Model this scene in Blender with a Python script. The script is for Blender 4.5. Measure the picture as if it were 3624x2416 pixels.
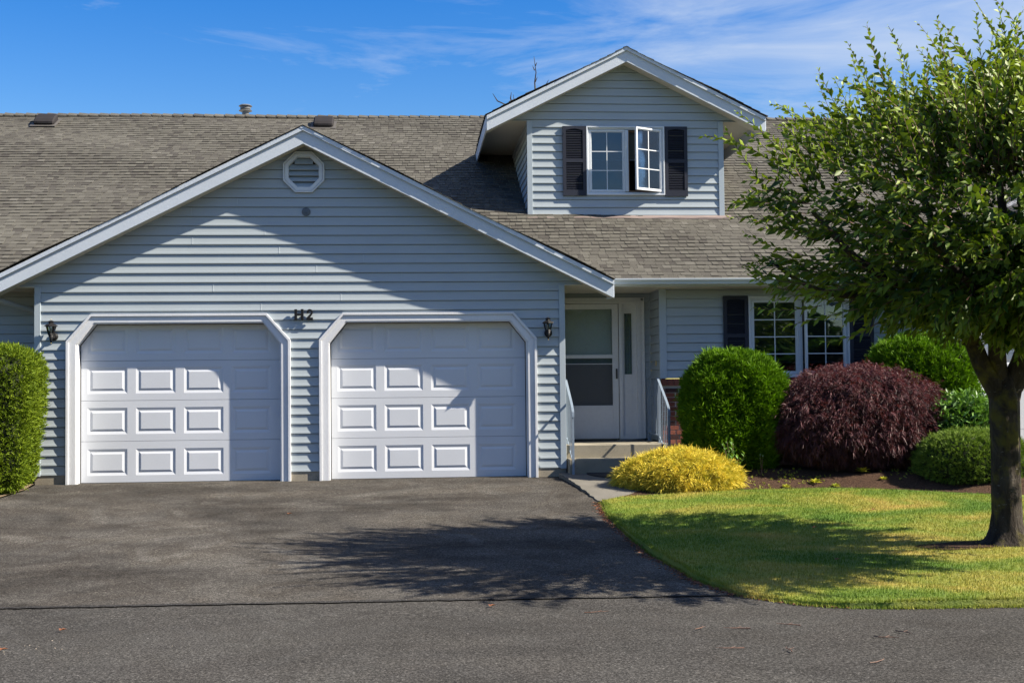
import bpy, bmesh, math, random
import numpy as np
from mathutils import Vector, Matrix
random.seed(7); rng = np.random.default_rng(11)
S = bpy.context.scene; COL = S.collection
for o in list(bpy.data.objects): bpy.data.objects.remove(o)
# ------------------------------------------------------------------ camera
TH, PI_, RO = math.radians(4.5), math.radians(2.05), .0105
fw = Vector((math.sin(TH)*math.cos(PI_), math.cos(TH)*math.cos(PI_), math.sin(PI_)))
rt = Vector((math.cos(TH), -math.sin(TH), 0)); up = rt.cross(fw)
r2 = rt*math.cos(RO) - up*math.sin(RO); u2 = up*math.cos(RO) + rt*math.sin(RO)
cd = bpy.data.cameras.new('camera'); cam = bpy.data.objects.new('camera', cd); COL.objects.link(cam)
cam.matrix_world = Matrix(((r2.x, u2.x, -fw.x, 0), (r2.y, u2.y, -fw.y, -17.3), (r2.z, u2.z, -fw.z, 1.27), (0, 0, 0, 1)))
cd.lens = 45.0; cd.sensor_width = 36; cd.clip_end = 3000; S.camera = cam
# ------------------------------------------------------------------ light
tosun = Vector((1.0, -.27, .85)).normalized()
sd = bpy.data.lights.new('sun', 'SUN'); sun = bpy.data.objects.new('sun', sd); COL.objects.link(sun)
sd.energy = 5.0; sd.angle = math.radians(.53); sd.color = (1, .905, .76)
sun.rotation_euler = (-tosun).to_track_quat('-Z', 'Y').to_euler()
W = bpy.data.worlds.new('World'); S.world = W; W.use_nodes = True
nt = W.node_tree; N = nt.nodes; L = nt.links; N.clear()
out = N.new('ShaderNodeOutputWorld'); bg = N.new('ShaderNodeBackground'); bg.inputs[1].default_value = .063
sky = N.new('ShaderNodeTexSky'); sky.sky_type = 'NISHITA'; sky.sun_disc = False
sky.sun_elevation = math.asin(tosun.z); sky.sun_rotation = math.atan2(tosun.x, tosun.y)
sky.air_density = 1.25; sky.dust_density = .15; sky.ozone_density = 3.0; sky.altitude = 0
tc = N.new('ShaderNodeTexCoord'); mp = N.new('ShaderNodeMapping'); mp.inputs['Scale'].default_value = (3.0, 3.0, 15.0)
mp.inputs['Rotation'].default_value = (0, math.radians(14), 0)
L.new(tc.outputs['Generated'], mp.inputs[0])
n1 = N.new('ShaderNodeTexNoise'); n1.inputs['Scale'].default_value = 1.6; n1.inputs['Detail'].default_value = 9; n1.inputs['Roughness'].default_value = .62; n1.inputs['Distortion'].default_value = .6
L.new(mp.outputs[0], n1.inputs['Vector'])
sp = N.new('ShaderNodeSeparateXYZ'); L.new(tc.outputs['Generated'], sp.inputs[0])
ma = N.new('ShaderNodeMath'); ma.operation = 'MULTIPLY_ADD'; L.new(sp.outputs['X'], ma.inputs[0]); ma.inputs[1].default_value = .62; ma.inputs[2].default_value = -.17
mz = N.new('ShaderNodeMath'); mz.operation = 'MULTIPLY_ADD'; L.new(sp.outputs['Z'], mz.inputs[0]); mz.inputs[1].default_value = .62; L.new(ma.outputs[0], mz.inputs[2])
mc = N.new('ShaderNodeClamp'); L.new(mz.outputs[0], mc.inputs[0]); mc.inputs[1].default_value = -.3; mc.inputs[2].default_value = .25
ad = N.new('ShaderNodeMath'); ad.operation = 'ADD'; L.new(n1.outputs['Fac'], ad.inputs[0]); L.new(mc.outputs[0], ad.inputs[1])
cr = N.new('ShaderNodeValToRGB'); cr.color_ramp.elements[0].position = .50; cr.color_ramp.elements[1].position = .86
cr.color_ramp.elements[0].color = (0, 0, 0, 1); cr.color_ramp.elements[1].color = (.75, .75, .75, 1)
L.new(ad.outputs[0], cr.inputs[0])
hs = N.new('ShaderNodeHueSaturation'); hs.inputs['Saturation'].default_value = 1.55; hs.inputs['Hue'].default_value = .520; L.new(sky.outputs[0], hs.inputs['Color'])
mx = N.new('ShaderNodeMixRGB'); L.new(cr.outputs[0], mx.inputs[0]); L.new(hs.outputs[0], mx.inputs[1]); mx.inputs[2].default_value = (4.0, 4.6, 5.6, 1)
L.new(mx.outputs[0], bg.inputs[0]); L.new(bg.outputs[0], out.inputs[0])
S.view_settings.view_transform = 'Standard'; S.view_settings.look = 'None'; S.view_settings.exposure = 1.36; S.view_settings.gamma = 1
S.render.engine = 'CYCLES'; S.cycles.max_bounces = 6; S.cycles.transparent_max_bounces = 12; S.cycles.diffuse_bounces = 3

# ------------------------------------------------------------------ materials
class NB:
    def __init__(s, name):
        s.m = bpy.data.materials.new(name); s.m.use_nodes = True; s.t = s.m.node_tree; s.t.nodes.clear()
        s.o = s.t.nodes.new('ShaderNodeOutputMaterial'); s.b = s.t.nodes.new('ShaderNodeBsdfPrincipled'); s.t.links.new(s.b.outputs[0], s.o.inputs[0])
        s.tc = s.t.nodes.new('ShaderNodeTexCoord')
    def n(s, k, **kw):
        x = s.t.nodes.new(k)
        for a, v in kw.items():
            if a in x.inputs: x.inputs[a].default_value = v
            else: setattr(x, a, v)
        return x
    def l(s, a, b): s.t.links.new(a, b)
    def noise(s, scale, detail=4, rough=.55, stretch=None, dist=0):
        x = s.n('ShaderNodeTexNoise', Scale=scale, Detail=detail, Roughness=rough, Distortion=dist)
        if stretch:
            m = s.n('ShaderNodeMapping'); m.inputs['Scale'].default_value = stretch; s.l(s.tc.outputs['Object'], m.inputs[0]); s.l(m.outputs[0], x.inputs['Vector'])
        else: s.l(s.tc.outputs['Object'], x.inputs['Vector'])
        return x.outputs['Fac']
    def ramp(s, fac, stops):
        r = s.n('ShaderNodeValToRGB'); e = r.color_ramp.elements
        while len(e) < len(stops): e.new(.5)
        for i, (p, c) in enumerate(stops):
            e[i].position = p; e[i].color = (*c, 1) if len(c) == 3 else c
        s.l(fac, r.inputs[0]); return r.outputs[0]
    def mix(s, a, b, fac=.5, mode='MIX'):
        r = s.n('ShaderNodeMixRGB', blend_type=mode)
        for k, v in ((0, fac), (1, a), (2, b)):
            if hasattr(v, 'links'): s.l(v, r.inputs[k])
            else: r.inputs[k].default_value = (*v, 1) if isinstance(v, tuple) and len(v) == 3 else v
        return r.outputs[0]
    def attr(s, name='tint'):
        return s.n('ShaderNodeAttribute', attribute_name=name).outputs['Fac']
    def bump(s, h, strength=.3, dist=.01):
        b = s.n('ShaderNodeBump', Strength=strength, Distance=dist); s.l(h, b.inputs['Height']); s.l(b.outputs[0], s.b.inputs['Normal'])
    def fin(s, col, rough=.6, spec=.5, metal=0):
        if hasattr(col, 'links'): s.l(col, s.b.inputs['Base Color'])
        else: s.b.inputs['Base Color'].default_value = (*col, 1)
        s.b.inputs['Roughness'].default_value = rough; s.b.inputs['Specular IOR Level'].default_value = spec; s.b.inputs['Metallic'].default_value = metal
        return s.m
def painted(name, c, rough=.55, wear=.06, grain=(2, 2, 40), bs=.12, spec=.4, bscale=9):
    k = NB(name); a = k.noise(1.3, 5); b = k.noise(bscale, 5, .6, grain)
    v = k.ramp(a, [(.3, tuple(x*(1-wear) for x in c)), (.7, tuple(min(1, x*(1+wear)) for x in c))])
    v2 = k.mix(v, k.ramp(b, [(.2, (.93,)*3), (.8, (1.05,)*3)]), 1, 'MULTIPLY')
    k.bump(b, bs, .004); return k.fin(v2, rough, spec)
def leafmat(name, dark, light, trans=.35, rough=.42, spec=.45, tcol=None):
    k = NB(name); t = k.attr(); c = k.ramp(t, [(0, dark), (1, light)])
    k.fin(c, rough, spec)
    tr = k.n('ShaderNodeBsdfTranslucent'); tl = k.mix(c, tcol or (1.25, 1.3, .55), 1, 'MULTIPLY'); k.l(tl, tr.inputs[0])
    ms = k.n('ShaderNodeMixShader'); ms.inputs[0].default_value = trans; k.l(k.b.outputs[0], ms.inputs[1]); k.l(tr.outputs[0], ms.inputs[2]); k.l(ms.outputs[0], k.o.inputs[0])
    return k.m
M = {}
M['siding'] = painted('siding_vinyl', (.325, .370, .397), .5, .035, (1.2, 1.2, 60), .22)
M['sidingtrim'] = painted('siding_trim', (.34, .395, .435), .5, .03)
M['fascia'] = painted('fascia_paint', (.49, .54, .60), .5, .05, (6, 6, 6), .5, .4, 7)
M['white'] = painted('white_trim', (.60, .615, .64), .5, .06, (14, 14, 3), .35, .4, 5)
M['door'] = painted('garage_door_paint', (.55, .575, .615), .42, .03, (30, 30, 3), .06)
M['entry'] = painted('entry_paint', (.66, .67, .68), .4, .03, (3, 3, 3), .05)
M['vinylwin'] = painted('window_vinyl', (.60, .63, .66), .35, .02, (3, 3, 3), .03)
M['soffit'] = painted('soffit_panels', (.52, .50, .44), .55, .05, (1, 60, 1), .3, .3, 4)
M['shutter'] = painted('shutter_charcoal', (.026, .029, .042), .5, .08, (3, 3, 3), .1, .2)
M['rail'] = painted('rail_paint', (.20, .25, .31), .38, .08, (4, 4, 4), .2)
M['darkfill'] = painted('interior_dark', (.018, .018, .02), .9, .1)
M['blind'] = painted('blind_fabric', (.16, .17, .18), .8, .05)
M['curtain'] = painted('curtain', (.35, .36, .36), .9, .05)
M['wood'] = painted('window_wood', (.20, .10, .045), .6, .2, (3, 3, 3), .1)
M['blackmetal'] = painted('black_metal', (.010, .010, .011), .5, .3, (20, 20, 20), .2, .2)
M['coverplate'] = painted('cover_plate_metal', (.085, .10, .12), .4, .3, (30, 30, 30), .1)
M['brass'] = NB('brass').fin((.65, .5, .25), .35, .5, .9)
M['bulb'] = NB('bulb').fin((.75, .72, .55), .2, .6)
M['galv'] = painted('grey_metal', (.11, .115, .12), .35, .2, (6, 6, 6), .1)
M['ventplastic'] = painted('vent_plastic', (.020, .018, .019), .8, .2, (6, 6, 6), .1, .2)
M['ventflash'] = painted('vent_flashing_metal', (.075, .07, .065), .7, .2)
M['flashing'] = painted('flashing_metal', (.20, .155, .14), .5, .15)
M['gutter'] = painted('gutter_paint', (.45, .50, .54), .35, .03)
M['mat'] = painted('rubber_mat', (.02, .02, .022), .8, .3, (40, 40, 40), .6)
M['hardware'] = painted('bronze_handle', (.02, .018, .018), .35, .2)
def glassmat(name, tint=(.05, .07, .1), alpha=.55):
    k = NB(name); k.fin(tint, .02, .9)
    tr = k.n('ShaderNodeBsdfTransparent'); tr.inputs[0].default_value = (.62, .70, .74, 1)
    gl = k.n('ShaderNodeBsdfGlossy'); gl.inputs['Roughness'].default_value = .015; gl.inputs[0].default_value = (.9, .95, 1, 1)
    nz = k.noise(1.4, 2); bp = k.n('ShaderNodeBump', Strength=.09, Distance=.02); k.l(nz, bp.inputs['Height']); k.l(bp.outputs[0], gl.inputs['Normal'])
    fr = k.n('ShaderNodeFresnel'); fr.inputs[0].default_value = 1.5
    mm = k.n('ShaderNodeMath', operation='MULTIPLY_ADD'); k.l(fr.outputs[0], mm.inputs[0]); mm.inputs[1].default_value = 1.7; mm.inputs[2].default_value = .0
    ms = k.n('ShaderNodeMixShader'); k.l(mm.outputs[0], ms.inputs[0]); k.l(tr.outputs[0], ms.inputs[1]); k.l(gl.outputs[0], ms.inputs[2]); k.l(ms.outputs[0], k.o.inputs[0]); return k.m
M['glass'] = glassmat('window_glass'); M['clearglass'] = glassmat('storm_glass')
for n_ in M['clearglass'].node_tree.nodes:
    if n_.type == 'BSDF_TRANSPARENT': n_.inputs[0].default_value = (.93, .96, .94, 1)
def screenmat():
    k = NB('insect_screen'); k.fin((.035, .04, .045), .6)
    tr = k.n('ShaderNodeBsdfTransparent'); ch = k.n('ShaderNodeTexChecker', Scale=160.0); k.l(k.tc.outputs['Object'], ch.inputs[0])
    ms = k.n('ShaderNodeMixShader'); mm = k.n('ShaderNodeMath', operation='MULTIPLY_ADD'); k.l(ch.outputs[1], mm.inputs[0]); mm.inputs[1].default_value = .3; mm.inputs[2].default_value = .55
    k.l(mm.outputs[0], ms.inputs[0]); k.l(tr.outputs[0], ms.inputs[1]); k.l(k.b.outputs[0], ms.inputs[2]); k.l(ms.outputs[0], k.o.inputs[0]); return k.m
M['screen'] = screenmat()
def shinglemat():
    k = NB('asphalt_shingle'); t = k.attr()
    c = k.ramp(t, [(0, (.050, .046, .041)), (.3, (.071, .067, .058)), (.6, (.085, .081, .069)), (.85, (.098, .094, .081)), (1, (.112, .107, .094))])
    g = k.noise(260, 2, .7); c = k.mix(c, k.ramp(g, [(.3, (.62,)*3), (.7, (1.4,)*3)]), 1, 'MULTIPLY')
    big = k.noise(.35, 3); c = k.mix(c, k.ramp(big, [(.3, (.88, .87, .86)), (.7, (1.1, 1.1, 1.08))]), 1, 'MULTIPLY')
    k.bump(g, .35, .003); return k.fin(c, .9, .2)
M['shingle'] = shinglemat()
def brickmat():
    k = NB('brick'); c = k.ramp(k.attr(), [(0, (.05, .025, .025)), (.25, (.12, .042, .032)), (.7, (.20, .070, .050)), (1, (.27, .13, .095))])
    g = k.noise(60, 4, .7); c = k.mix(c, k.ramp(g, [(.3, (.7,)*3), (.7, (1.2,)*3)]), 1, 'MULTIPLY'); k.bump(g, .5, .005); return k.fin(c, .9, .2)
M['brick'] = brickmat()
M['mortar'] = painted('mortar', (.42, .40, .37), .95, .1, (20, 20, 20), .5)
def concmat(name, a, b, stain=None):
    k = NB(name); c = k.ramp(k.noise(2.2, 6, .65), [(.3, a), (.72, b)]); g = k.noise(120, 3, .7)
    c = k.mix(c, k.ramp(g, [(.3, (.82,)*3), (.7, (1.14,)*3)]), 1, 'MULTIPLY')
    v = k.n('ShaderNodeTexVoronoi', Scale=22.0); k.l(k.tc.outputs['Object'], v.inputs[0])
    c = k.mix(c, k.ramp(v.outputs['Distance'], [(.06, (.35,)*3), (.13, (1,)*3)]), .8, 'MULTIPLY')
    k.bump(g, .4, .004); return k.fin(c, .9, .25)
M['concrete'] = concmat('step_concrete', (.22, .20, .155), (.31, .28, .22))
M['foundation'] = concmat('foundation_concrete', (.20, .175, .135), (.33, .30, .24))
M['walk'] = concmat('walk_concrete', (.125, .118, .10), (.165, .155, .135))
def asphalt(name, base, warm, stains=1., patch=None):
    k = NB(name)
    g1 = k.noise(70, 3, .85); g2 = k.noise(30, 3, .75); g3 = k.noise(52, 2, .6)
    c = k.ramp(k.noise(.42, 6, .62, (1, 1.6, 1), 1.2), [(.36, tuple(x*(1-.38*stains) for x in base)), (.5, base), (.66, warm)])
    c = k.mix(c, k.ramp(k.noise(1.8, 6, .7, None, .8), [(.36, (.80, .80, .80)), (.62, (1.08, 1.08, 1.08))]), stains, 'MULTIPLY')
    c = k.mix(c, k.ramp(k.noise(.9, 3, .5, (1, .7, 1), 2.), [(.40, (1, 1, 1)), (.58, (1-.14*stains, 1-.17*stains, 1-.2*stains)), (.7, (1+.2*stains,)*3)]), 1, 'MULTIPLY')
    c = k.mix(c, k.ramp(g1, [(.36, (.38,)*3), (.51, (.94,)*3), (.64, (2.1,)*3)]), 1, 'MULTIPLY')
    c = k.mix(c, k.ramp(g3, [(.66, (1,)*3), (.70, (2.4,)*3)]), 1, 'MULTIPLY')
    c = k.mix(c, k.ramp(g2, [(.35, (.72,)*3), (.65, (1.3,)*3)]), 1, 'MULTIPLY')
    k.bump(g1, .8, .006); return k.fin(c, .95, .08)
M['drive'] = asphalt('driveway_asphalt', (.061, .057, .0515), (.085, .080, .071), 1.)
M['road'] = asphalt('road_asphalt', (.051, .049, .046), (.058, .056, .052), .45)
M['seam'] = asphalt('seam_tar', (.036, .035, .034), (.044, .043, .041), .2)
def soilmat():
    k = NB('bark_soil'); g = k.noise(45, 5, .75); c = k.ramp(g, [(.3, (.022, .013, .008)), (.55, (.070, .040, .026)), (.75, (.16, .10, .065))])
    k.bump(g, 1, .03); return k.fin(c, .95, .15)
M['soil'] = soilmat(); M['dirtdark'] = soilmat()
def dirtmat():
    k = NB('pale_dirt'); g = k.noise(60, 5, .75); c = k.ramp(g, [(.3, (.11, .08, .05)), (.7, (.30, .23, .15))]); k.bump(g, .8, .02); return k.fin(c, .95, .15)
M['dirt'] = dirtmat()
def lawnmat(name, blade):
    k = NB(name); a = k.noise(.75, 4, .6, (1, 1.5, 1), .7); t = k.attr() if blade else k.noise(60, 4, .7)
    c = k.ramp(a, [(.37, (.095, .175, .018)), (.50, (.19, .24, .033)), (.62, (.31, .285, .055)), (.74, (.43, .31, .09))])
    c = k.mix(c, k.ramp(t, [(0, (.55, .62, .5)), (.7, (1.15, 1.15, 1.1)), (1, (1.7, 1.5, 1.5))]), 1, 'MULTIPLY')
    k.fin(c, .6, .25)
    if blade:
        tr = k.n('ShaderNodeBsdfTranslucent'); k.l(c, tr.inputs[0]); ms = k.n('ShaderNodeMixShader'); ms.inputs[0].default_value = .35
        k.l(k.b.outputs[0], ms.inputs[1]); k.l(tr.outputs[0], ms.inputs[2]); k.l(ms.outputs[0], k.o.inputs[0])
    else: k.bump(t, .8, .03)
    return k.m
M['lawn'] = lawnmat('lawn_turf', 0); M['blade'] = lawnmat('grass_blade', 1)
def barkmat():
    k = NB('bark'); g = k.noise(9, 6, .7, (1, 1, .35), .5); v = k.noise(5, 5, .6)
    c = k.ramp(g, [(.3, (.012, .009, .008)), (.55, (.042, .034, .028)), (.78, (.09, .078, .066))])
    moss = k.ramp(v, [(.50, (0,)*3), (.64, (1,)*3)]); c = k.mix(c, (.085, .075, .018), moss); 
    sp_ = k.ramp(k.noise(14, 3, .6, (1, 1, 2.5)), [(.66, (0,)*3), (.72, (.8,)*3)]); c = k.mix(c, (.15, .15, .14), sp_)
    k.bump(g, 1, .05); return k.fin(c, .9, .2)
M['bark'] = barkmat()
M['twig'] = painted('twig_bark', (.12, .065, .045), .7, .2, (9, 9, 9), .2)
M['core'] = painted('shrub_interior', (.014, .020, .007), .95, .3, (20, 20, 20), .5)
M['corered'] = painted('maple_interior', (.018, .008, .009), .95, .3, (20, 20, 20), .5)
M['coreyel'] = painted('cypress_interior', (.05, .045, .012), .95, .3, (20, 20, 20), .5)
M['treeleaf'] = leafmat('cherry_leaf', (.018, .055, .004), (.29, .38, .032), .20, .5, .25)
M['arb'] = leafmat('arborvitae_spray', (.014, .055, .003), (.14, .27, .010), .18, .6, .12)
M['arbyel'] = leafmat('hedge_spray', (.030, .068, .004), (.20, .27, .018), .18, .6, .12)
M['ball'] = leafmat('spruce_needle', (.035, .085, .012), (.26, .36, .07), .15, .6, .15)
M['maple'] = leafmat('red_maple_leaf', (.022, .009, .013), (.150, .062, .068), .2, .5, .3, (1.6, .7, .5))
M['yellow'] = leafmat('gold_cypress_spray', (.17, .21, .01), (.95, .74, .12), .25, .65, .12, (1.1, 1.05, .6))
M['laurel'] = leafmat('broad_leaf', (.030, .085, .012), (.16, .30, .06), .22, .38, .45)
M['laurelpale'] = leafmat('pale_broad_leaf', (.045, .095, .035), (.16, .24, .10), .25, .35, .5)
M['lime'] = leafmat('lime_leaf', (.20, .26, .03), (.50, .45, .05), .3, .45, .4)
M['redleaf'] = leafmat('fallen_leaf', (.12, .045, .025), (.26, .11, .06), .1, .6, .2)
M['chip'] = painted('orange_chip', (.60, .15, .06), .6, .2)
M['sand'] = painted('sand', (.30, .26, .21), .95, .2, (30, 30, 30), .4)

# ------------------------------------------------------------------ mesh helpers
class MB:
    def __init__(s, T=None): s.v = []; s.f = []; s.t = []; s.T = T
    def add(s, vs, fs, t=.5):
        b = len(s.v); s.v += [s.T(*p) if s.T else tuple(p) for p in vs]; s.f += [tuple(b+i for i in f) for f in fs]; s.t += [t]*len(fs); return s
    def quad(s, a, b, c, d, t=.5): return s.add([a, b, c, d], [(0, 1, 2, 3)], t)
    def box(s, x0, x1, y0, y1, z0, z1, t=.5):
        v = [(x, y, z) for z in (z0, z1) for y in (y0, y1) for x in (x0, x1)]
        return s.add(v, [(0, 2, 3, 1), (4, 5, 7, 6), (0, 1, 5, 4), (2, 6, 7, 3), (0, 4, 6, 2), (1, 3, 7, 5)], t)
    def prism(s, poly, y0, y1, t=.5):   # polygon in XZ, extruded in Y
        n = len(poly); v = [(x, y0, z) for x, z in poly] + [(x, y1, z) for x, z in poly]
        return s.add(v, [tuple(range(n)), tuple(range(2*n-1, n-1, -1))] + [(i, i+n, (i+1) % n+n, (i+1) % n) for i in range(n)], t)
    def prismx(s, poly, x0, x1, t=.5):  # polygon in YZ, extruded in X
        n = len(poly); v = [(x0, y, z) for y, z in poly] + [(x1, y, z) for y, z in poly]
        return s.add(v, [tuple(range(n)), tuple(range(2*n-1, n-1, -1))] + [(i, i+n, (i+1) % n+n, (i+1) % n) for i in range(n)], t)
    def band(s, A, B, y0, y1, closed=False):  # ring between two polylines in XZ, front y0, back y1
        n = len(A); m = n if closed else n-1
        for i in range(m):
            j = (i+1) % n
            s.prism([A[i], A[j], B[j], B[i]], y0, y1)
        return s
    def tube(s, pts, rad, seg=8, cap=True, t=.5, rough=0):
        pts = [Vector(p) for p in pts]; n = len(pts); rings = []
        if not hasattr(rad, '__len__'): rad = [rad]*n
        ref = Vector((0, 0, 1)); vs = []
        for i, p in enumerate(pts):
            d = (pts[min(i+1, n-1)] - pts[max(i-1, 0)]).normalized()
            if i == 0:
                a = d.cross(ref if abs(d.z) < .9 else Vector((1, 0, 0))).normalized()
            else: a = (a - d*a.dot(d)).normalized()
            b = d.cross(a)
            for k in range(seg):
                an = 2*math.pi*k/seg; r = rad[i]
                if rough: r *= 1 + rough*(math.sin(3*an+i*.5)*.5 + random.uniform(-.6, .6))
                vs.append(tuple(p + a*math.cos(an)*r + b*math.sin(an)*r))
        fs = [(i*seg+k, i*seg+(k+1) % seg, (i+1)*seg+(k+1) % seg, (i+1)*seg+k) for i in range(n-1) for k in range(seg)]
        if cap: fs += [tuple(range(seg))[::-1], tuple((n-1)*seg+k for k in range(seg))]
        return s.add(vs, fs, t)
    def lathe(s, prof, c, seg=24, t=.5, ax='z', a0=0):
        vs = []
        for r, h in prof:
            for k in range(seg):
                an = a0+2*math.pi*k/seg
                vs.append((c[0]+r*math.cos(an), c[1]+r*math.sin(an), c[2]+h) if ax == 'z' else (c[0]+r*math.cos(an), c[1]+h, c[2]+r*math.sin(an)))
        n = len(prof); fs = [(i*seg+k, i*seg+(k+1) % seg, (i+1)*seg+(k+1) % seg, (i+1)*seg+k) for i in range(n-1) for k in range(seg)]
        fs += [tuple(range(seg))[::-1], tuple((n-1)*seg+k for k in range(seg))]
        return s.add(vs, fs, t)
    def build(s, name, mat, parent=None, smooth=False, bevel=0, loc=None, **props):
        me = bpy.data.meshes.new(name)
        v = s.v
        if loc: v = [(p[0]-loc[0], p[1]-loc[1], p[2]-loc[2]) for p in v]
        me.from_pydata(v, [], s.f); 
        bm = bmesh.new(); bm.from_mesh(me); bmesh.ops.recalc_face_normals(bm, faces=bm.faces); bm.to_mesh(me); bm.free()
        a = me.attributes.new('tint', 'FLOAT', 'FACE'); a.data.foreach_set('value', np.array(s.t, dtype=np.float32))
        return link(name, me, mat, parent, smooth, bevel, loc, **props)
def link(name, me, mat, parent=None, smooth=False, bevel=0, loc=None, **props):
    o = bpy.data.objects.new(name, me); COL.objects.link(o)
    if mat: me.materials.append(M[mat])
    if smooth: me.polygons.foreach_set('use_smooth', [True]*len(me.polygons))
    if bevel: b = o.modifiers.new('b', 'BEVEL'); b.width = bevel; b.segments = 2; b.limit_method = 'ANGLE'
    if loc: o.location = loc
    if parent:
        o.parent = parent
        if parent.type == 'EMPTY' or any(abs(c) > 0 for c in parent.location): o.matrix_parent_inverse = Matrix.Identity(4)
    for k, x in props.items(): o[k] = x
    return o
def empty(name, loc, label, cat, group=None):
    o = bpy.data.objects.new(name, None); COL.objects.link(o); o.location = loc; o.empty_display_size = .2
    o['label'] = label; o['category'] = cat
    if group: o['group'] = group
    return o
def tag(o, label, cat, group=None):
    o['label'] = label; o['category'] = cat
    if group: o['group'] = group
    return o
def copytree(o, parent=None, label=None, loc=None, rz=None):
    c = o.copy(); COL.objects.link(c)
    if parent: c.parent = parent
    if label: c['label'] = label
    if loc is not None: c.location = loc
    if rz is not None: c.rotation_euler.z = rz
    for ch in list(o.children): copytree(ch, c)
    return c

# ------------------------------------------------------------------ ground
def gz(x, y):
    y = np.minimum(y, 0.)
    lin = .05 + .048*y; flat = -.335
    h = .5*(lin+flat + np.sqrt((lin-flat)**2 + .0009))
    return h
def inpoly(poly, x, y):
    r = np.zeros(len(x), bool); n = len(poly); j = n-1
    for i in range(n):
        xi, yi = poly[i]; xj, yj = poly[j]
        c = ((yi > y) != (yj > y)) & (x < (xj-xi)*(y-yi)/((yj-yi) or 1e-9) + xi); r ^= c; j = i
    return r
def sheet(name, poly, mat, zf, step=.5, skirt=0, **props):
    bm = bmesh.new(); vs = [bm.verts.new((x, y, 0)) for x, y in poly]; bm.faces.new(vs)
    bmesh.ops.triangulate(bm, faces=bm.faces[:])
    xs = [p[0] for p in poly]; ys = [p[1] for p in poly]
    y = -14.
    while y < min(max(ys), 3): bmesh.ops.bisect_plane(bm, geom=bm.verts[:]+bm.edges[:]+bm.faces[:], plane_co=(0, y, 0), plane_no=(0, 1, 0)); y += .25
    x = -9.
    while x < min(max(xs), 12): bmesh.ops.bisect_plane(bm, geom=bm.verts[:]+bm.edges[:]+bm.faces[:], plane_co=(x, 0, 0), plane_no=(1, 0, 0)); x += .5
    for v in bm.verts: v.co.z = float(zf(v.co.x, v.co.y))
    if skirt:
        be = [e for e in bm.edges if len(e.link_faces) == 1]
        r = bmesh.ops.extrude_edge_only(bm, edges=be)
        for v in r['geom']:
            if isinstance(v, bmesh.types.BMVert): v.co.z -= skirt
    bmesh.ops.recalc_face_normals(bm, faces=bm.faces)
    me = bpy.data.meshes.new(name); bm.to_mesh(me); bm.free()
    a = me.attributes.new('tint', 'FLOAT', 'FACE')
    o = link(name, me, mat); 
    if skirt: pass
    for k, v in props.items(): o[k] = v
    return o
BIG = 600
sheet('ground', [(-BIG, -BIG), (BIG, -BIG), (BIG, BIG), (-BIG, BIG)], 'dirt', lambda x, y: gz(x, y)-.03, .5, kind='structure')
sheet('road', [(-60, -40), (60, -40), (60, -8.7), (4.3, -8.3), (3.4, -8.2), (2.8, -8.0), (2.43, -7.6), (.49, -7.5), (-3, -7.4), (-60, -6.8)], 'road', lambda x, y: gz(x, y), .5, kind='structure')
def jag(a, b, n, amp):
    o = []
    for i in range(n):
        t = i/n; o.append((a[0]+(b[0]-a[0])*t+random.uniform(-amp, amp), a[1]+(b[1]-a[1])*t+random.uniform(-amp, amp)*.4))
    return o
edge = [(2.0, .0), (1.97, -.18), (2.02, -.5), (2.06, -1.0), (2.10, -1.6), (2.12, -2.1), (2.16, -2.55)]
crack = []
for a, b in zip(edge[:-1], edge[1:]): crack += jag(a, b, 7, .014)
lawnedge = [(2.16, -2.6), (2.08, -3.4), (2.05, -4.5), (2.10, -5.98), (2.24, -7.16), (2.43, -7.78)]
le = []
for a, b in zip(lawnedge[:-1], lawnedge[1:]): le += jag(a, b, 8, .012)
driveway = [(-4.95, .25), (2.0, .25)] + crack + le + [(2.43, -7.78), (.49, -7.70), (-3, -7.62), (-8.2, -7.5), (-6.6, -4.2), (-5.5, -2.6), (-5.0, -1.5), (-4.9, -.6)]
sheet('driveway', driveway, 'drive', lambda x, y: gz(x, y)+.006, .5, kind='structure')
wz = lambda x, y: .10+.066*(y+.2)
walk = crack[::-1][:-0 or None] + [(2.0, .3), (3.6, .3), (3.6, -.7), (3.25, -1.2), (2.8, -1.75), (2.45, -2.2), (2.30, -2.50), (2.2, -2.58)]
sheet('walkway', walk, 'walk', lambda x, y: wz(x, y), .5, .12, kind='structure')
bedp = [(2.3, -2.45), (2.42, -2.30), (3.14, -2.12), (4.04, -1.75), (5.1, -1.85), (6.04, -2.2), (6.77, -2.6), (8.2, -3.3), (8.2, 0), (7.3, .0), (7.3, .8), (3.6, .8), (3.6, -.7), (3.25, -1.2), (2.8, -1.75), (2.45, -2.2)]
def bz(x, y):
    yf = np.interp(x, [2.3, 3.14, 4.04, 5.1, 6.04, 6.77, 8.2], [-2.4, -2.12, -1.75, -1.85, -2.2, -2.6, -3.3])
    m = np.clip((y-yf)/.65, 0, 1); return gz(x, y)+.018+.02*np.sin(x*3)*np.sin(y*4)+.165*m*m*(3-2*m)*np.clip((x-2.9)/1., .25, 1)
sheet('planting_bed', bedp, 'soil', lambda x, y: float(bz(x, y)), .25, kind='structure')
lawnp = [(2.18, -2.6)] + [(x+.03, y) for x, y in le] + [(2.47, -7.80), (2.66, -8.02), (2.84, -8.2), (3.1, -8.33), (3.4, -8.39), (4.3, -8.44), (14, -8.7), (14, -3.6), (8.2, -3.4), (6.77, -2.66), (6.04, -2.26), (5.1, -1.88), (4.04, -1.78), (3.14, -2.15), (2.42, -2.36)]
lz = lambda x, y: gz(x, y)+.035+.02*np.sin(x*1.7+1)*np.sin(y*1.3)
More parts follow.
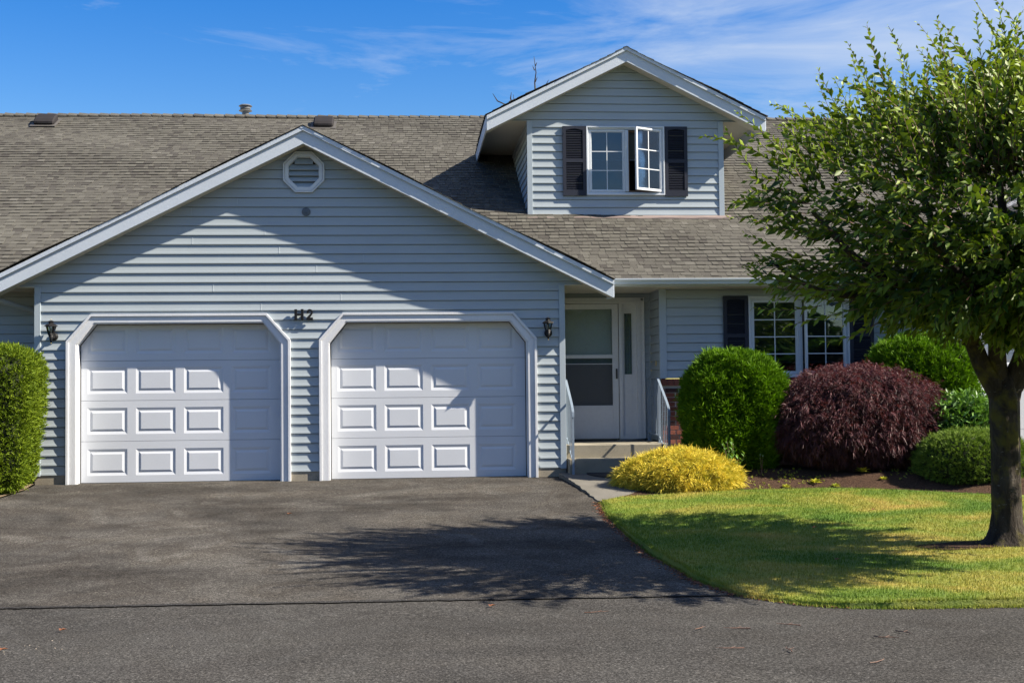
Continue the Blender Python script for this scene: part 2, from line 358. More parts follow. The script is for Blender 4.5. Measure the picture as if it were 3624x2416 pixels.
sheet('lawn', lawnp, 'lawn', lz, .5, .06, kind='structure')
sheet('left_verge', [(-12, .5), (-4.95, .5), (-4.95, -.1), (-4.9, -.6), (-5.0, -1.5), (-5.5, -2.6), (-6.6, -4.2), (-12, -4.2)], 'dirt', lambda x, y: gz(x, y)+.02, .5, kind='structure')

def rawmesh(name, V, F4, tint, mat, parent=None, smooth=False, **props):
    """V (n,3) float, F4 (m,k) int faces with k verts"""
    me = bpy.data.meshes.new(name); n = len(V); m, k = F4.shape
    me.vertices.add(n); me.vertices.foreach_set('co', V.astype(np.float32).ravel())
    me.loops.add(m*k); me.loops.foreach_set('vertex_index', F4.astype(np.int32).ravel())
    me.polygons.add(m); me.polygons.foreach_set('loop_start', np.arange(0, m*k, k, dtype=np.int32)); me.polygons.foreach_set('loop_total', np.full(m, k, dtype=np.int32))
    a = me.attributes.new('tint', 'FLOAT', 'FACE'); a.data.foreach_set('value', tint.astype(np.float32)); me.update(calc_edges=True)
    return link(name, me, mat, parent, smooth, **props)
def unit(a): return a/np.maximum(np.linalg.norm(a, axis=1, keepdims=True), 1e-9)
def blades(P, D, length, width, tint, droop=0., fold=.25, Nn=None):
    """leaf shaped 5-vertex blades. P base points, D directions"""
    n = len(P); D = unit(D)
    R = rng.normal(size=(n, 3)) if Nn is None else Nn
    side = unit(np.cross(D, R)); nr = np.cross(side, D)
    L_ = (np.ones(n)*length)[:, None]; W_ = (np.ones(n)*width)[:, None]
    dr = np.array([0, 0, -1.])*droop
    mid = P + D*L_*.45 + dr*L_*.2; tip = P + D*L_ + dr*L_
    l = mid - side*W_*.5 + nr*W_*fold; r = mid + side*W_*.5 + nr*W_*fold
    V = np.stack([P, tip, mid, l, r], 1).reshape(-1, 3)
    b = (np.arange(n)*5)[:, None]
    F = np.concatenate([b+np.array([[0, 3, 2]]), b+np.array([[0, 2, 4]]), b+np.array([[2, 3, 1]]), b+np.array([[2, 1, 4]])], 1).reshape(-1, 3)
    return V, F, np.repeat(tint, 4)
# grass
xx0, xx1 = 2.0, 8.6
sheet('bare_soil', [(4.98+.42*math.cos(a)*(1+.15*math.sin(3*a)), -6.02+.22*math.sin(a)*(1+.2*math.sin(2*a+1))) for a in np.linspace(0, 6.0, 18)], 'dirtdark', lambda x, y: lz(x, y)+.006, .25, kind='structure')
n = 210000
gx = rng.uniform(xx0, xx1, n); gy = -1.6 - 7.0*rng.uniform(0, 1, n)
ok = inpoly(lawnp, gx, gy) & ((gx-5.37)**2+(gy+6.0)**2 > .045) & (gx < 4.0-(gy)*.62+1.2) & (((gx-4.95)/.40)**2+((gy+6.02)/.2)**2 > rng.uniform(.2, 1.3, n)); gx = gx[ok]; gy = gy[ok]
ex = rng.integers(0, len(le), 5000); ept = np.array(le)[ex]; gx = np.concatenate([gx, ept[:, 0]+rng.normal(.035, .02, 5000)]); gy = np.concatenate([gy, ept[:, 1]+rng.normal(0, .06, 5000)])
fe = [(2.47, -7.80), (2.66, -8.02), (2.84, -8.2), (3.1, -8.33), (3.4, -8.39), (4.3, -8.44), (9.3, -8.59)]
for a_, b_ in zip(fe[:-1], fe[1:]):
    m_ = int(1500*math.hypot(b_[0]-a_[0], b_[1]-a_[1])); t_ = rng.uniform(0, 1, m_); gx = np.concatenate([gx, a_[0]+(b_[0]-a_[0])*t_+rng.normal(0, .02, m_)]); gy = np.concatenate([gy, a_[1]+(b_[1]-a_[1])*t_+rng.normal(.0, .025, m_)])
n = len(gx); gzv = np.where(inpoly(lawnp, gx, gy), lz(gx, gy), gz(gx, gy)+.005)
ang = rng.uniform(0, 6.283, n); lean = rng.uniform(0, .022, n); hh = rng.uniform(.012, .032, n); wv = rng.uniform(.002, .0045, n)
ca, sa = np.cos(ang), np.sin(ang); z0 = gzv-.003
A = np.stack([gx-sa*wv, gy+ca*wv, z0], 1); B = np.stack([gx+sa*wv, gy-ca*wv, z0], 1); Cc = np.stack([gx+ca*lean, gy+sa*lean, z0+hh], 1)
V = np.stack([A, B, Cc], 1).reshape(-1, 3); F = np.arange(3*n).reshape(-1, 3)
rawmesh('grass', V, F, rng.beta(2, 2.5, n), 'blade', kind='stuff', label='short mown lawn grass, green with yellowed patches', category='grass')

ea = np.array(le+[(2.47, -7.80), (2.66, -8.02), (2.84, -8.2), (3.1, -8.33)]); n = 1500; ix = rng.integers(0, len(ea)-1, n); tt_ = rng.uniform(0, 1, n)[:, None]
q_ = ea[ix]*(1-tt_)+ea[ix+1]*tt_+rng.normal(0, 1, (n, 2))*[.03, .03]-[.02, .0]; qq = np.stack([q_[:, 0], q_[:, 1], gz(q_[:, 0], q_[:, 1])+.010], 1)
V_, F_, t_ = blades(qq, rng.normal(size=(n, 3))*[1, 1, .12], rng.uniform(.012, .045, n), .009, rng.uniform(0, 1, n), 0, .2)
rawmesh('edge_debris', V_, F_, t_, 'redleaf', kind='stuff', label='dry reddish needles and leaf bits along the lawn edge', category='debris')
sm = MB(); xs_ = np.linspace(-9, 2.42, 150); ce = np.interp(xs_, [-9, -3, .49, 2.43], [-7.46, -7.62, -7.70, -7.78]); prev = None
for x_, c_ in zip(xs_, ce):
    w1, w2 = random.uniform(.018, .045), random.uniform(.015, .04); fade = min(1, (2.5-x_)*.8)
    a_ = (float(x_), float(c_-w1*fade), float(gz(x_, c_-w1*fade))+.0095); b_ = (float(x_), float(c_+w2*fade), float(gz(x_, c_+w2*fade))+.0105)
    if prev: sm.quad(prev[0], a_, b_, prev[1])
    prev = (a_, b_)
sm.build('road_seam', 'seam', None, kind='structure')
# ------------------------------------------------------------------ house
E_ = .1265
house = empty('row_house', (0, 0, 0), 'pale blue-grey sided row house with twin white garage doors, dormer and brown shingle roof', 'house')
PROF = [(0, .0155), (.12, .0145), (.3, .009), (.55, .004), (.93, .0), (.94, -.014), (1, -.014)]
def siding(mb, iv, z0, z1, Y=0., brk=(), zb=.178, seams=True):
    """iv(z) -> list of (x0,x1). laps run along local x, face -y"""
    k = math.floor((z0-zb)/E_+1e-6); cnt = 0
    while zb+k*E_ < z1-1e-6:
        a = zb+k*E_; b = a+E_; zs = sorted({max(a+u*E_, z0) for u, _ in PROF} | {z for z in brk if a < z < b})
        zs = [z for z in zs if z <= z1]; 
        if zs and zs[-1] > z1-1e-6: pass
        elif b > z1: zs.append(z1)
        yf = lambda z: Y-np.interp((z-a)/E_, [u for u, _ in PROF], [p for _, p in PROF])
        for p, q in zip(zs[:-1], zs[1:]):
            if q-p < 1e-5: continue
            I0 = iv(p+1e-5); I1 = iv(q-1e-5)
            if len(I0) != len(I1): I0 = I1 = iv((p+q)/2)
            for (x0, x1), (X0, X1) in zip(I0, I1):
                if x1-x0 < .005: continue
                mb.quad((x0, yf(p), p), (x1, yf(p), p), (X1, yf(q), q), (X0, yf(q), q))
        if a >= z0-1e-6:
            for x0, x1 in iv(a+1e-5):
                if x1-x0 > .01: mb.quad((x0, Y-.0155, a), (x1, Y-.0155, a), (x1, Y+.014, a), (x0, Y+.014, a))
                if seams and x1-x0 > 3:   # vertical panel joints
                    h = math.sin(k*12.9898)*43758.5; h -= math.floor(h)
                    sx = x0+(x1-x0)*(.12+.75*h)
                    for p, q in zip(zs[:-1], zs[1:]): mb.quad((sx, yf(p)-.003, p+.002), (sx+.010, yf(p)-.0005, p+.002), (sx+.010, yf(q)-.0005, q), (sx, yf(q)-.003, q))
        k += 1
GX = -1.41
def garage_front(dx, main):
    """garage wall with two doors; dx shifts the whole unit in x"""
    gx0, gx1 = -4.95+dx, 2.085+dx; gc = GX+dx
    oc = [-3.075+dx, .232+dx]  # door centres
    hw, sh, top, tw = 1.375, 1.905, 2.21, 1.12   # opening half width, shoulder z, top z, half width at top
    ztop = lambda x: 4.755-.5*abs(x-gc)
    def iv(z):
        if z < 2.66: x0, x1 = gx0+.02, gx1-.02
        else:
            w = (4.755-.08-z)/.5; x0, x1 = gc-w, gc+w
            if abs(z-4.188) < .225 and main:
                hw_ = .225 if abs(z-4.188) < .095 else .225-(abs(z-4.188)-.095)
                return [(x0, gc-.015-hw_), (gc-.015+hw_, x1)]
        res = []; cur = x0
        for c in oc:
            if z < top:
                w = hw+.05 if z < sh else hw+.05-(z-sh)/(top-sh)*(hw-tw)
                res.append((cur, c-w)); cur = c+w
        res.append((cur, x1)); return res
    mb = MB(); siding(mb, iv, .178, 4.66, 0, (sh, top, 2.66, 3.964, 4.093, 4.283, 4.412)); mb.build('garage_wall', 'siding', house)
    # return side walls
    MB().box(gx0, gx0+.1, .01, 1.6, .05, 2.70).build('side_wall', 'siding', house)
    MB().box(gx1-.1, gx1-.005, .012, 1.5, .05, 2.70).build('side_wall', 'siding', house)
    for x0, x1 in ((gx0, gx0+.08), (gx1-.08, gx1)):
        MB().box(x0, x1, -.024, .0, .165, 2.66).build('corner_board', 'sidingtrim', house, bevel=.003)
    for x0, x1 in ((gx0+.01, oc[0]-hw-.09), (oc[0]+hw+.09, oc[1]-hw-.09), (oc[1]+hw+.09, gx1-.01)): MB().box(x0, x1, -.004, .2, -.1, .178).build('foundation', 'foundation', house)
    for c in oc:
        P_ = lambda o: [(c-hw-o, .04), (c-hw-o, sh+o*.35), (c-tw-o*.35, top+o*.9), (c+tw+o*.35, top+o*.9), (c+hw+o, sh+o*.35), (c+hw+o, .04)]
        f = MB(); f.band(P_(.09), P_(.055), -.048, .005); f.band(P_(.055), P_(-.035), -.030, .005)
        f.band(P_(-.0351), P_(-.05), -.022, .005)
        f.build('door_frame', 'white', house, bevel=.003)
        j = MB(); j.band(P_(-.036), P_(-.048), .006, .17); j.build('door_jamb', 'white', house)
        w = MB(); w.band(P_(-.049), P_(-.058), .155, .17); w.build('weather_strip', 'blackmetal', house)
        # door: four sections of four raised panels
        d = MB(); y = .163; ew = hw-.03
        def panel(px, pz, pw, ph):
            r = [(0, 0), (.006, .002), (.034, .0095), (.040, .0095), (.068, .0), (.073, .0)]
            rings = [[(px+o, y+dd, pz+o), (px+pw-o, y+dd, pz+o), (px+pw-o, y+dd, pz+ph-o), (px+o, y+dd, pz+ph-o)] for o, dd in r]
            for A_, B_ in zip(rings[:-1], rings[1:]):
                for i in range(4): d.quad(A_[i], A_[(i+1) % 4], B_[(i+1) % 4], B_[i])
            d.quad(*rings[-1])
        secs = [(.062, .604), (.610, 1.144), (1.150, 1.674), (1.680, 2.24)]
        for (a, b) in secs:
            xs = [c-ew]; px0 = c-1.232
            pz0, pz1 = a+.092, a+.092+.35
            cols = [(px0+i*.632, px0+i*.632+.52) for i in range(4)]
            for q in cols: xs += list(q)
            xs.append(c+ew)
            d.quad((xs[0], y, a), (xs[-1], y, a), (xs[-1], y, pz0), (xs[0], y, pz0)); d.quad((xs[0], y, pz1), (xs[-1], y, pz1), (xs[-1], y, b), (xs[0], y, b))
            for i in range(0, len(xs), 2): d.quad((xs[i], y, pz0), (xs[i+1], y, pz0), (xs[i+1], y, pz1), (xs[i], y, pz1))
            for q in cols: panel(q[0], pz0, .52, .35)
            d.quad((xs[0], y, b), (xs[-1], y, b), (xs[-1], y+.012, b+.003), (xs[0], y+.012, b+.003))
            d.quad((xs[0], y+.012, b+.003), (xs[-1], y+.012, b+.003), (xs[-1], y, b+.006), (xs[0], y, b+.006))
        dd = d.build('garage_door', 'door', house)
        MB().box(c-ew, c+ew, .15, .21, .040, .062).build('bottom_seal', 'blackmetal', dd)
        MB().box(c-hw-.03, c+hw+.03, -.03, .22, -.02, .052).build('door_sill', 'foundation', house)
    # gable roof
    rf = MB()
    for sgn in (-1, 1):
        sl = math.sqrt(1.25); u = Vector((0, 1, 0)); v = Vector((-sgn/sl*1, 0, .5/sl)); nn = Vector((sgn*.5/sl, 0, 1/sl))
        shingles(rf, Vector((gc+sgn*4.135, -.334, 2.70)), u, v, nn, 4.7, 4.135*sl, .143)
    roof = rf.build('garage_roof', 'shingle', house)
    def rake(y0, y1, zo, th, xo=0.):   # both slanted boards of a gable
        b = MB()
        for sgn in (-1, 1):
            X = gc+sgn*(4.13+xo); zt = 4.755+zo; ze = 4.755+zo-.5*(4.13+xo)
            b.prism([(gc, zt), (X, ze), (X, ze-th), (gc, zt-th)], y0, y1)
        return b
    rake(-.29, -.268, -.012, .222).build('fascia', 'fascia', house, bevel=.002)
    rake(-.320, -.2905, .0, .060).build('fascia_trim', 'fascia', house, bevel=.002)
    rake(-.267, .03, -.205, .012).build('rake_soffit', 'soffit', house)
    rake(-.28, 4.3, .0, .03, -.01).build('roof_deck', 'soffit', house)
    for x0, x1 in ((gx1, gx1+.63), (gx0-.63, gx0)):
        MB().box(x0, x1, -.02, .74, 2.648, 2.66).build('soffit', 'soffit', house)
        sx = x1 if x0 == gx1 else x0
        MB().box(sx-.012, sx+.012, -.28, .25, 2.47, 2.70).build('eave_fascia', 'fascia', house)
def shingles(mb, O, u, v, nn, Wd, Vd, e=.143, skip=None, smin=.07, smax=.17):
    n = int(Vd/e)+1
    for j in range(n):
        s = -random.uniform(0, .2); hi = True; jit = random.uniform(-.002, .002)
        while s < Wd:
            w = random.uniform(smin, smax); s1 = min(s+w, Wd+random.uniform(-.004, .004)); s0 = max(s, random.uniform(-.006, .004)); 
            sm = (s0+s1)/2; hi = not hi if random.random() < .8 else hi
            th = random.uniform(.011, .014) if hi else random.uniform(.006, .008)
            v0 = j*e+jit-(.006 if hi else 0)+random.uniform(-.002, .002); v1 = min((j+1)*e+.012, Vd)
            if v1 > v0 and s1 > s0 and not (skip and skip(O+u*sm+v*(v0+v1)/2)):
                wv = .012*math.sin(sm*1.1+j*.35)+.008*math.sin(sm*.47-j*.21+2)
                a = O+u*s0+v*v0+nn*(th+wv); b = O+u*(s1-.004)+v*v0+nn*(th+wv); c = O+u*(s1-.004)+v*v1+nn*(.001+wv); d = O+u*s0+v*v1+nn*(.001+wv)
                tn = min(1, max(0, random.gauss(.56 if hi else .42, .2))); 
                if random.random() < .03: tn = .08
                mb.quad(a, b, c, d, tn)
                mb.quad(a-nn*(th+.006), b-nn*(th+.006), b, a, tn*.5)  # butt face tinted darker, painted shade for the side turned from the sun
                mb.add([a, d, a-nn*th], [(0, 1, 2)], tn); mb.add([b, b-nn*th, c], [(0, 1, 2)], tn)
            s += w
garage_front(0, True)
garage_front(12.30, False)
# gable vent
oct_ = lambda r, c=(-1.425, 4.188): [(c[0]+r/math.cos(math.pi/8)*math.cos(math.pi/8+k*math.pi/4), c[1]+r/math.cos(math.pi/8)*math.sin(math.pi/8+k*math.pi/4)) for k in range(8)]
v_ = MB(); v_.band(oct_(.275), oct_(.254), -.042, .0, True); v_.band(oct_(.250), oct_(.205), -.034, .0, True); v_.band(oct_(.205), oct_(.198), -.015, .06, True)
gv = v_.build('gable_vent', 'vinylwin', house, bevel=.002)
lv = MB()
for k in range(5):
    z = 4.02+k*.078; hwid = min(.2, .2*1.0-max(0, abs(z+.02-4.188)-.085)*1.0)
    lv.prismx([(-.012, z-.03), (-.006, z-.036), (.05, z+.045), (.044, z+.05)], -1.425-hwid, -1.425+hwid)
lv.build('louver', 'sidingtrim', gv); MB().prism(oct_(.2), .06, .065).build('vent_backing', 'darkfill', gv)
cp = MB().lathe([(.058, 0), (.058, -.006), (.05, -.012), (.012, -.014), (.01, -.022), (0.001, -.023)], (-1.395, -.012, 3.652), 24, ax='y').build('cover_plate', 'coverplate', house, smooth=False)
# house letters
def glyph(name, polys, tubes=None):
    m = MB()
    for p in polys: m.prism(p, -.060, -.034)
    for t in (tubes or []): m.tube(t, .011, 8)
    return m.build(name, 'blackmetal', house, bevel=.003)
hx, hz = -1.555, 2.200
glyph('house_letter', [[(hx, hz), (hx+.036, hz), (hx+.036, hz+.142), (hx, hz+.142)], [(hx+.086, hz), (hx+.122, hz), (hx+.122, hz+.144), (hx+.086, hz+.144)], [(hx+.036, hz+.055), (hx+.086, hz+.055), (hx+.086, hz+.084), (hx+.036, hz+.084)],
    ])
tx = -1.392; A2 = []; B2 = []
for k in range(13):
    a = math.radians(205-k*19.5); A2.append((tx+.04+.041*math.cos(a), hz+.099+.044*math.sin(a))); B2.append((tx+.04+.018*math.cos(a), hz+.099+.018*math.sin(a)))
m = MB(); m.band(A2, B2, -.060, -.034); m.prism([A2[-1], (tx+.045, hz+.032), (tx+.004, hz+.032), (tx+.0, hz+.03), (tx+.03, hz+.06), B2[-1]], -.060, -.034)
m.prism([(tx-.002, hz), (tx+.082, hz), (tx+.082, hz+.030), (tx-.002, hz+.030)], -.060, -.034); m.build('house_number', 'blackmetal', house)
# wall lamps
def wall_lamp(x):
    y = -.125; z0 = 2.0
    b = MB(); b.lathe([(.002, 0), (.05, -.004), (.054, -.012), (.04, -.026), (.015, -.034), (.001, -.035)], (x+.012, -.012, z0), 20, ax='y')
    b.tube([(x+.012, -.04, z0), (x+.012, -.075, z0-.02), (x+.004, y+.01, z0-.008), (x, y, z0+.012)], [.018, .017, .018, .02], 10)
    b.tube([(x, y, z0+.02), (x, y, z0-.04), (x+.001, y, z0-.085)], [.036, .017, .010], 10)
    lamp = b.build('wall_lamp', 'blackmetal', house, smooth=True)
    MB().lathe([(.001, -.012), (.006, -.008), (.006, 0), (.001, .003)], (x, y, z0-.088), 8).build('finial', 'brass', lamp, smooth=True)
    c = MB(); c.lathe([(.001, -.01), (.034, -.01), (.041, .006), (.036, .02), (.001, .02)], (x, y, z0+.02), 6, a0=.5)
    for k in range(6):
        a = .5+2*math.pi*k/6
        c.tube([(x+.036*math.cos(a), y+.036*math.sin(a), z0+.032), (x+.064*math.cos(a), y+.064*math.sin(a), z0+.134)], .0066, 5)
    c.lathe([(.062, .126), (.089, .133), (.084, .140), (.050, .162), (.034, .168), (.027, .180), (.044, .186), (.046, .191), (.024, .204), (.006, .208), (.001, .209)], (x, y, z0), 6, a0=.5)
    c.build('lantern_cage', 'blackmetal', lamp)
    MB().lathe([(.001, .209), (.005, .212), (.004, .225), (.001, .232)], (x, y, z0), 8).build('finial', 'brass', lamp, smooth=True)
    MB().lathe([(.034, .036), (.061, .130)], (x, y, z0), 6, a0=.5).build('lamp_glass', 'glass', lamp)
    MB().lathe([(.001, .036), (.012, .04), (.012, .07), (.017, .085), (.015, .105), (.001, .115)], (x, y, z0), 12).build('bulb', 'bulb', lamp, smooth=True)
wall_lamp(-4.705); wall_lamp(1.842)

# main roof
sl = math.sqrt(1.25); vdir = Vector((0, 1/sl, .5/sl)); nn = Vector((0, -.5/sl, 1/sl))
def skipmain(p):
    for c in (GX, GX+12.3):
        if p.z < 4.755-.5*abs(p.x-c)-.12: return True
    if 1.92 < p.x < 4.89 and p.y > 2.75: return p.z < 6.5-.5*abs(p.x-3.39)-.15
    return False
mr = MB(); shingles(mr, Vector((-10.5, .17, 2.735)), Vector((1, 0, 0)), vdir, nn, 24.5, 7.83*sl, .143, skipmain)
roof = mr.build('main_roof', 'shingle', house)
MB().add([(-10.5, .2, 2.70), (14, .2, 2.70), (14, 8.0, 6.60), (-10.5, 8.0, 6.60), (14, 15.8, 2.7), (-10.5, 15.8, 2.7)], [(0, 1, 2, 3), (3, 2, 4, 5)]).build('roof_deck', 'soffit', house)
rc = MB(); x = -10.4
while x < 13.9:
    w = .20; t0 = random.uniform(.018, .026); dz = .006*math.sin(x*.9)
    tn = min(1, max(0, random.gauss(.5, .2))); zc = 6.665+dz
    for sg in (-1, 1):
        rc.quad((x, 8, zc+t0), (x+w+.03, 8, zc), (x+w+.03, 8+sg*.14, zc-.068), (x, 8+sg*.14, zc-.068+t0), tn)
    rc.add([(x, 7.86, zc-.068), (x, 7.86, zc-.068+t0), (x, 8, zc+t0), (x, 8.14, zc-.068+t0), (x, 8.14, zc-.068)], [(0, 1, 2, 3, 4)], tn*.6)
    rc.quad((x, 7.86, zc-.068+t0), (x+w+.03, 7.86, zc-.066), (x+w+.03, 7.86, zc-.08), (x, 7.86, zc-.08), tn)
    x += w
rc.build('ridge_cap', 'shingle', roof)
def roof_vent(x, y):
    z = 2.65+.5*y+.02; m = MB()
    prof = [(-.20, .0), (-.215, .03), (-.20, .065), (-.12, .095), (.02, .112), (.17, .115), (.2, .10), (.2, .0)]
    vs = []; 
    for xx, sc in ((-.19, .75), (-.165, .97), (-.1, 1), (.1, 1), (.165, .97), (.19, .75)):
        vs += [(x+xx, y+p*sc*1/sl*1.0-q*sc*.5/sl, z+p*sc*.5/sl*1.0+q*sc/sl) for p, q in prof]
    k = len(prof); fs = [(i*k+j, i*k+(j+1) % k, (i+1)*k+(j+1) % k, (i+1)*k+j) for i in range(5) for j in range(k)] + [tuple(range(k)), tuple(range(5*k, 6*k))]
    m.add(vs, fs); o = m.build('roof_vent', 'ventplastic', roof, smooth=False)
    b = MB(); P0 = Vector((x-.24, y-.28/sl, z-.28*.5/sl-.004)); b.quad(P0, P0+Vector((.48, 0, 0)), P0+Vector((.48, .5/sl, .25/sl)), P0+Vector((0, .5/sl, .25/sl))); b.build('vent_flashing', 'ventflash', o)
roof_vent(-6.88, 7.45); roof_vent(-1.65, 7.40)
def flue(x, y, zt, s=1.):
    m = MB().lathe([(.001, -.9), (.07*s, -.9), (.07*s, -.16), (.09*s, -.155), (.135*s, -.135), (.13*s, -.128), (.085*s, -.11), (.105*s, -.10), (.105*s, -.055), (.085*s, -.05), (.13*s, -.045), (.135*s, -.038), (.10*s, -.012), (.04*s, .0), (.001, .001)], (x, y, zt), 24)
    m.build('flue_pipe', 'galv', roof, smooth=False)
flue(-3.29, 8.6, 7.01); flue(9.65, 8.5, 6.98, .8)
# dead debris on roof: small branch bits
# dormer
DX, DY, DZ = 3.39, 2.65, 6.575
dw0, dw1 = 1.84, 4.975
def dz_iv(z):
    if z < 5.46: x0, x1 = dw0+.02, dw1-.02
    else: w = (DZ-.08-z)/.5; x0, x1 = DX-w, DX+w
    if 4.30 < z < 5.36: return [(x0, 2.80), (4.0, x1)]
    return [(x0, x1)]
mb = MB(); siding(mb, dz_iv, 3.965, 6.48, DY, (4.30, 5.36, 5.46), 3.965, False); mb.build('dormer_wall', 'siding', house)
mb = MB(lambda x, y, z: (y+dw0, x, z)); siding(mb, lambda z: [(2.66, max(2.67, (z-2.65)*2))], 3.965, 5.46, 0, (), 3.965, False); mb.build('dormer_side_wall', 'siding', house)
mb = MB(lambda x, y, z: (dw1-y, x, z)); siding(mb, lambda z: [(2.66, max(2.67, (z-2.65)*2))], 3.965, 5.46, 0, (), 3.965, False); mb.build('dormer_side_wall', 'siding', house)
for x0, x1 in ((dw0-.004, dw0+.08), (dw1-.08, dw1+.004)):
    MB().box(x0, x1, DY-.024, DY, 3.95, 5.46).build('corner_board', 'sidingtrim', house, bevel=.003)
fl = MB(); xs = np.linspace(dw0-.02, dw1+.1, 16); zz = [.0, .004, -.003, .0, .006, -.004, .0, .003, -.006, -.002, .006, .0, -.004, .004, -.002, .0]
for i in range(15):
    a, b = float(xs[i]), float(xs[i+1]); fl.quad((a, DY-.17, 3.905+zz[i]), (b, DY-.17, 3.905+zz[i+1]), (b, DY+.0, 3.968), (a, DY, 3.968)); fl.quad((a, DY-.17, 3.87), (b, DY-.17, 3.87), (b, DY-.17, 3.905+zz[i+1]), (a, DY-.17, 3.905+zz[i]))
fl.build('flashing', 'flashing', house)
HWD = 2.2
def rake2(y0, y1, zo, th, xo=0.):
    b = MB()
    for sgn in (-1, 1):
        X = DX+sgn*(HWD+xo); zt = DZ+zo; ze = zt-.5*(HWD+xo)
        b.prism([(DX, zt), (X, ze), (X, ze-th), (DX, zt-th)], y0, y1)
    return b
rake2(DY-.29, DY-.268, -.012, .222).build('fascia', 'fascia', house, bevel=.002)
rake2(DY-.320, DY-.2905, 0, .060).build('fascia_trim', 'fascia', house, bevel=.002)
rake2(DY-.267, DY+.03, -.205, .012).build('rake_soffit', 'soffit', house)
rake2(DY-.28, 7.9, 0, .03, -.01).build('roof_deck', 'soffit', house)
rd = MB()
for sgn in (-1, 1):
    shingles(rd, Vector((DX+sgn*(HWD+.02), DY-.334, DZ+.012-.5*(HWD+.02))), Vector((0, 1, 0)), Vector((-sgn/sl, 0, .5/sl)), Vector((sgn*.5/sl, 0, 1/sl)), 5.5, (HWD+.02)*sl, .143)
rd.build('dormer_roof', 'shingle', house)
for x0, x1, sx in ((dw0-.63, dw0, DX-HWD), (dw1, dw1+.61, DX+HWD)):
    so = MB(); so.quad((x0, DY-.02, 5.455), (x1, DY-.02, 5.455), (x1, 5.8, 5.455), (x0, 5.8, 5.455)); so.build('soffit', 'soffit', house)
    MB().box(sx-.011, sx+.011, DY-.28, 5.9, DZ-.5*HWD-.20, DZ-.5*HWD-.005).build('eave_fascia', 'fascia', house)
    MB().box(sx-.0 if sx < DX else sx-.0, sx+.0 or sx+.001, 0, .001, 0, .001)
# windows
def window(name, x0, x1, z0, z1, Y, rows, opena, blind=True):
    fw_ = .045; w = MB()
    R = lambda o: [(x0+o, z0+o), (x1-o, z0+o), (x1-o, z1-o), (x0+o, z1-o)]
    w.band(R(0), R(.020), Y-.048, Y+.05, True); w.band(R(.0202), R(.032), Y-.034, Y+.05, True); w.band(R(.0322), R(.048), Y-.020, Y+.06, True)
    xm = (x0+x1)/2+.02; w.box(xm-.028, xm+.028, Y-.030, Y+.055, z0+.058, z1-.058)
    win = w.build(name, 'vinylwin', house, bevel=.002)
    def sash(a, b, y, T=None, nm='sash'):
        s = MB(T); c, d = z0+.052, z1-.052
        Q = lambda o: [(a+o, c+o), (b-o, c+o), (b-o, d-o), (a+o, d-o)]
        s.band(Q(0), Q(.026), y-.018, y+.02, True); s.band(Q(.0262), Q(.038), y-.008, y+.02, True)
        o = s.build(nm, 'vinylwin', win, bevel=.0015)
        g = MB(T); g.box(a+.035, b-.035, y+.003, y+.007, c+.035, d-.035); g.build('pane', 'glass', o)
        mu = MB(T); mu.box((a+b)/2-.007, (a+b)/2+.007, y-.004, y+.001, c+.037, d-.037)
        for k in range(1, rows): zz_ = c+.04+(d-c-.08)*k/rows; mu.box(a+.037, b-.037, y-.0035, y+.0015, zz_-.007, zz_+.007)
        mu.build('muntin', 'vinylwin', o)
    sash(x0+.050, xm-.030, Y)
    a, b = xm+.032, x1-.05; th = math.radians(opena); hxp, hyp = b+.0, Y-.012
    def T(x, y, z):
        dx, dy = x-b, y-Y; return (hxp+dx*math.cos(th)-dy*math.sin(th)*-1*-1, hyp+dx*math.sin(th)+dy*math.cos(th), z)
    sash(a, b, Y, T, 'open_sash')
    wd = MB(); R2 = [(xm+.03, z0+.06), (x1-.06, z0+.06), (x1-.06, z1-.06), (xm+.03, z1-.06)]; R3 = [(xm+.048, z0+.078), (x1-.078, z0+.078), (x1-.078, z1-.078), (xm+.048, z1-.078)]
    wd.band(R2, R3, Y+.015, Y+.075, True); wd.build('inner_frame', 'wood', win)
    it = MB(); it.box(x0+.02, x1-.02, Y+.9, Y+.92, z0-.1, z1+.1); it.box(x0, x0+.02, Y+.062, Y+.9, z0-.1, z1+.1); it.box(x1-.02, x1, Y+.062, Y+.9, z0-.1, z1+.1); it.box(x0, x1, Y+.062, Y+.9, z0-.1, z0+.01); it.box(x0, x1, Y+.062, Y+.9, z1-.01, z1+.1)
    it.build('interior', 'darkfill', win)
    if blind:
        bl = MB(); zb = z1-.07
        while zb > z0+(z1-z0)*(.55 if rows == 3 else .2): bl.quad((x0+.07, Y+.085, zb), (x1-.07, Y+.085, zb), (x1-.07, Y+.105, zb-.018), (x0+.07, Y+.105, zb-.018)); zb -= .022
        bl.box(x0+.07, x1-.07, Y+.08, Y+.105, zb-.01, zb+.005); bl.build('window_blind', 'blind', win)
    return win
window('dormer_window', 2.775, 4.022, 4.282, 5.372, DY, 3, 30)
window('front_window', 4.820, 6.295, 1.372, 2.538, .73, 4, 9)
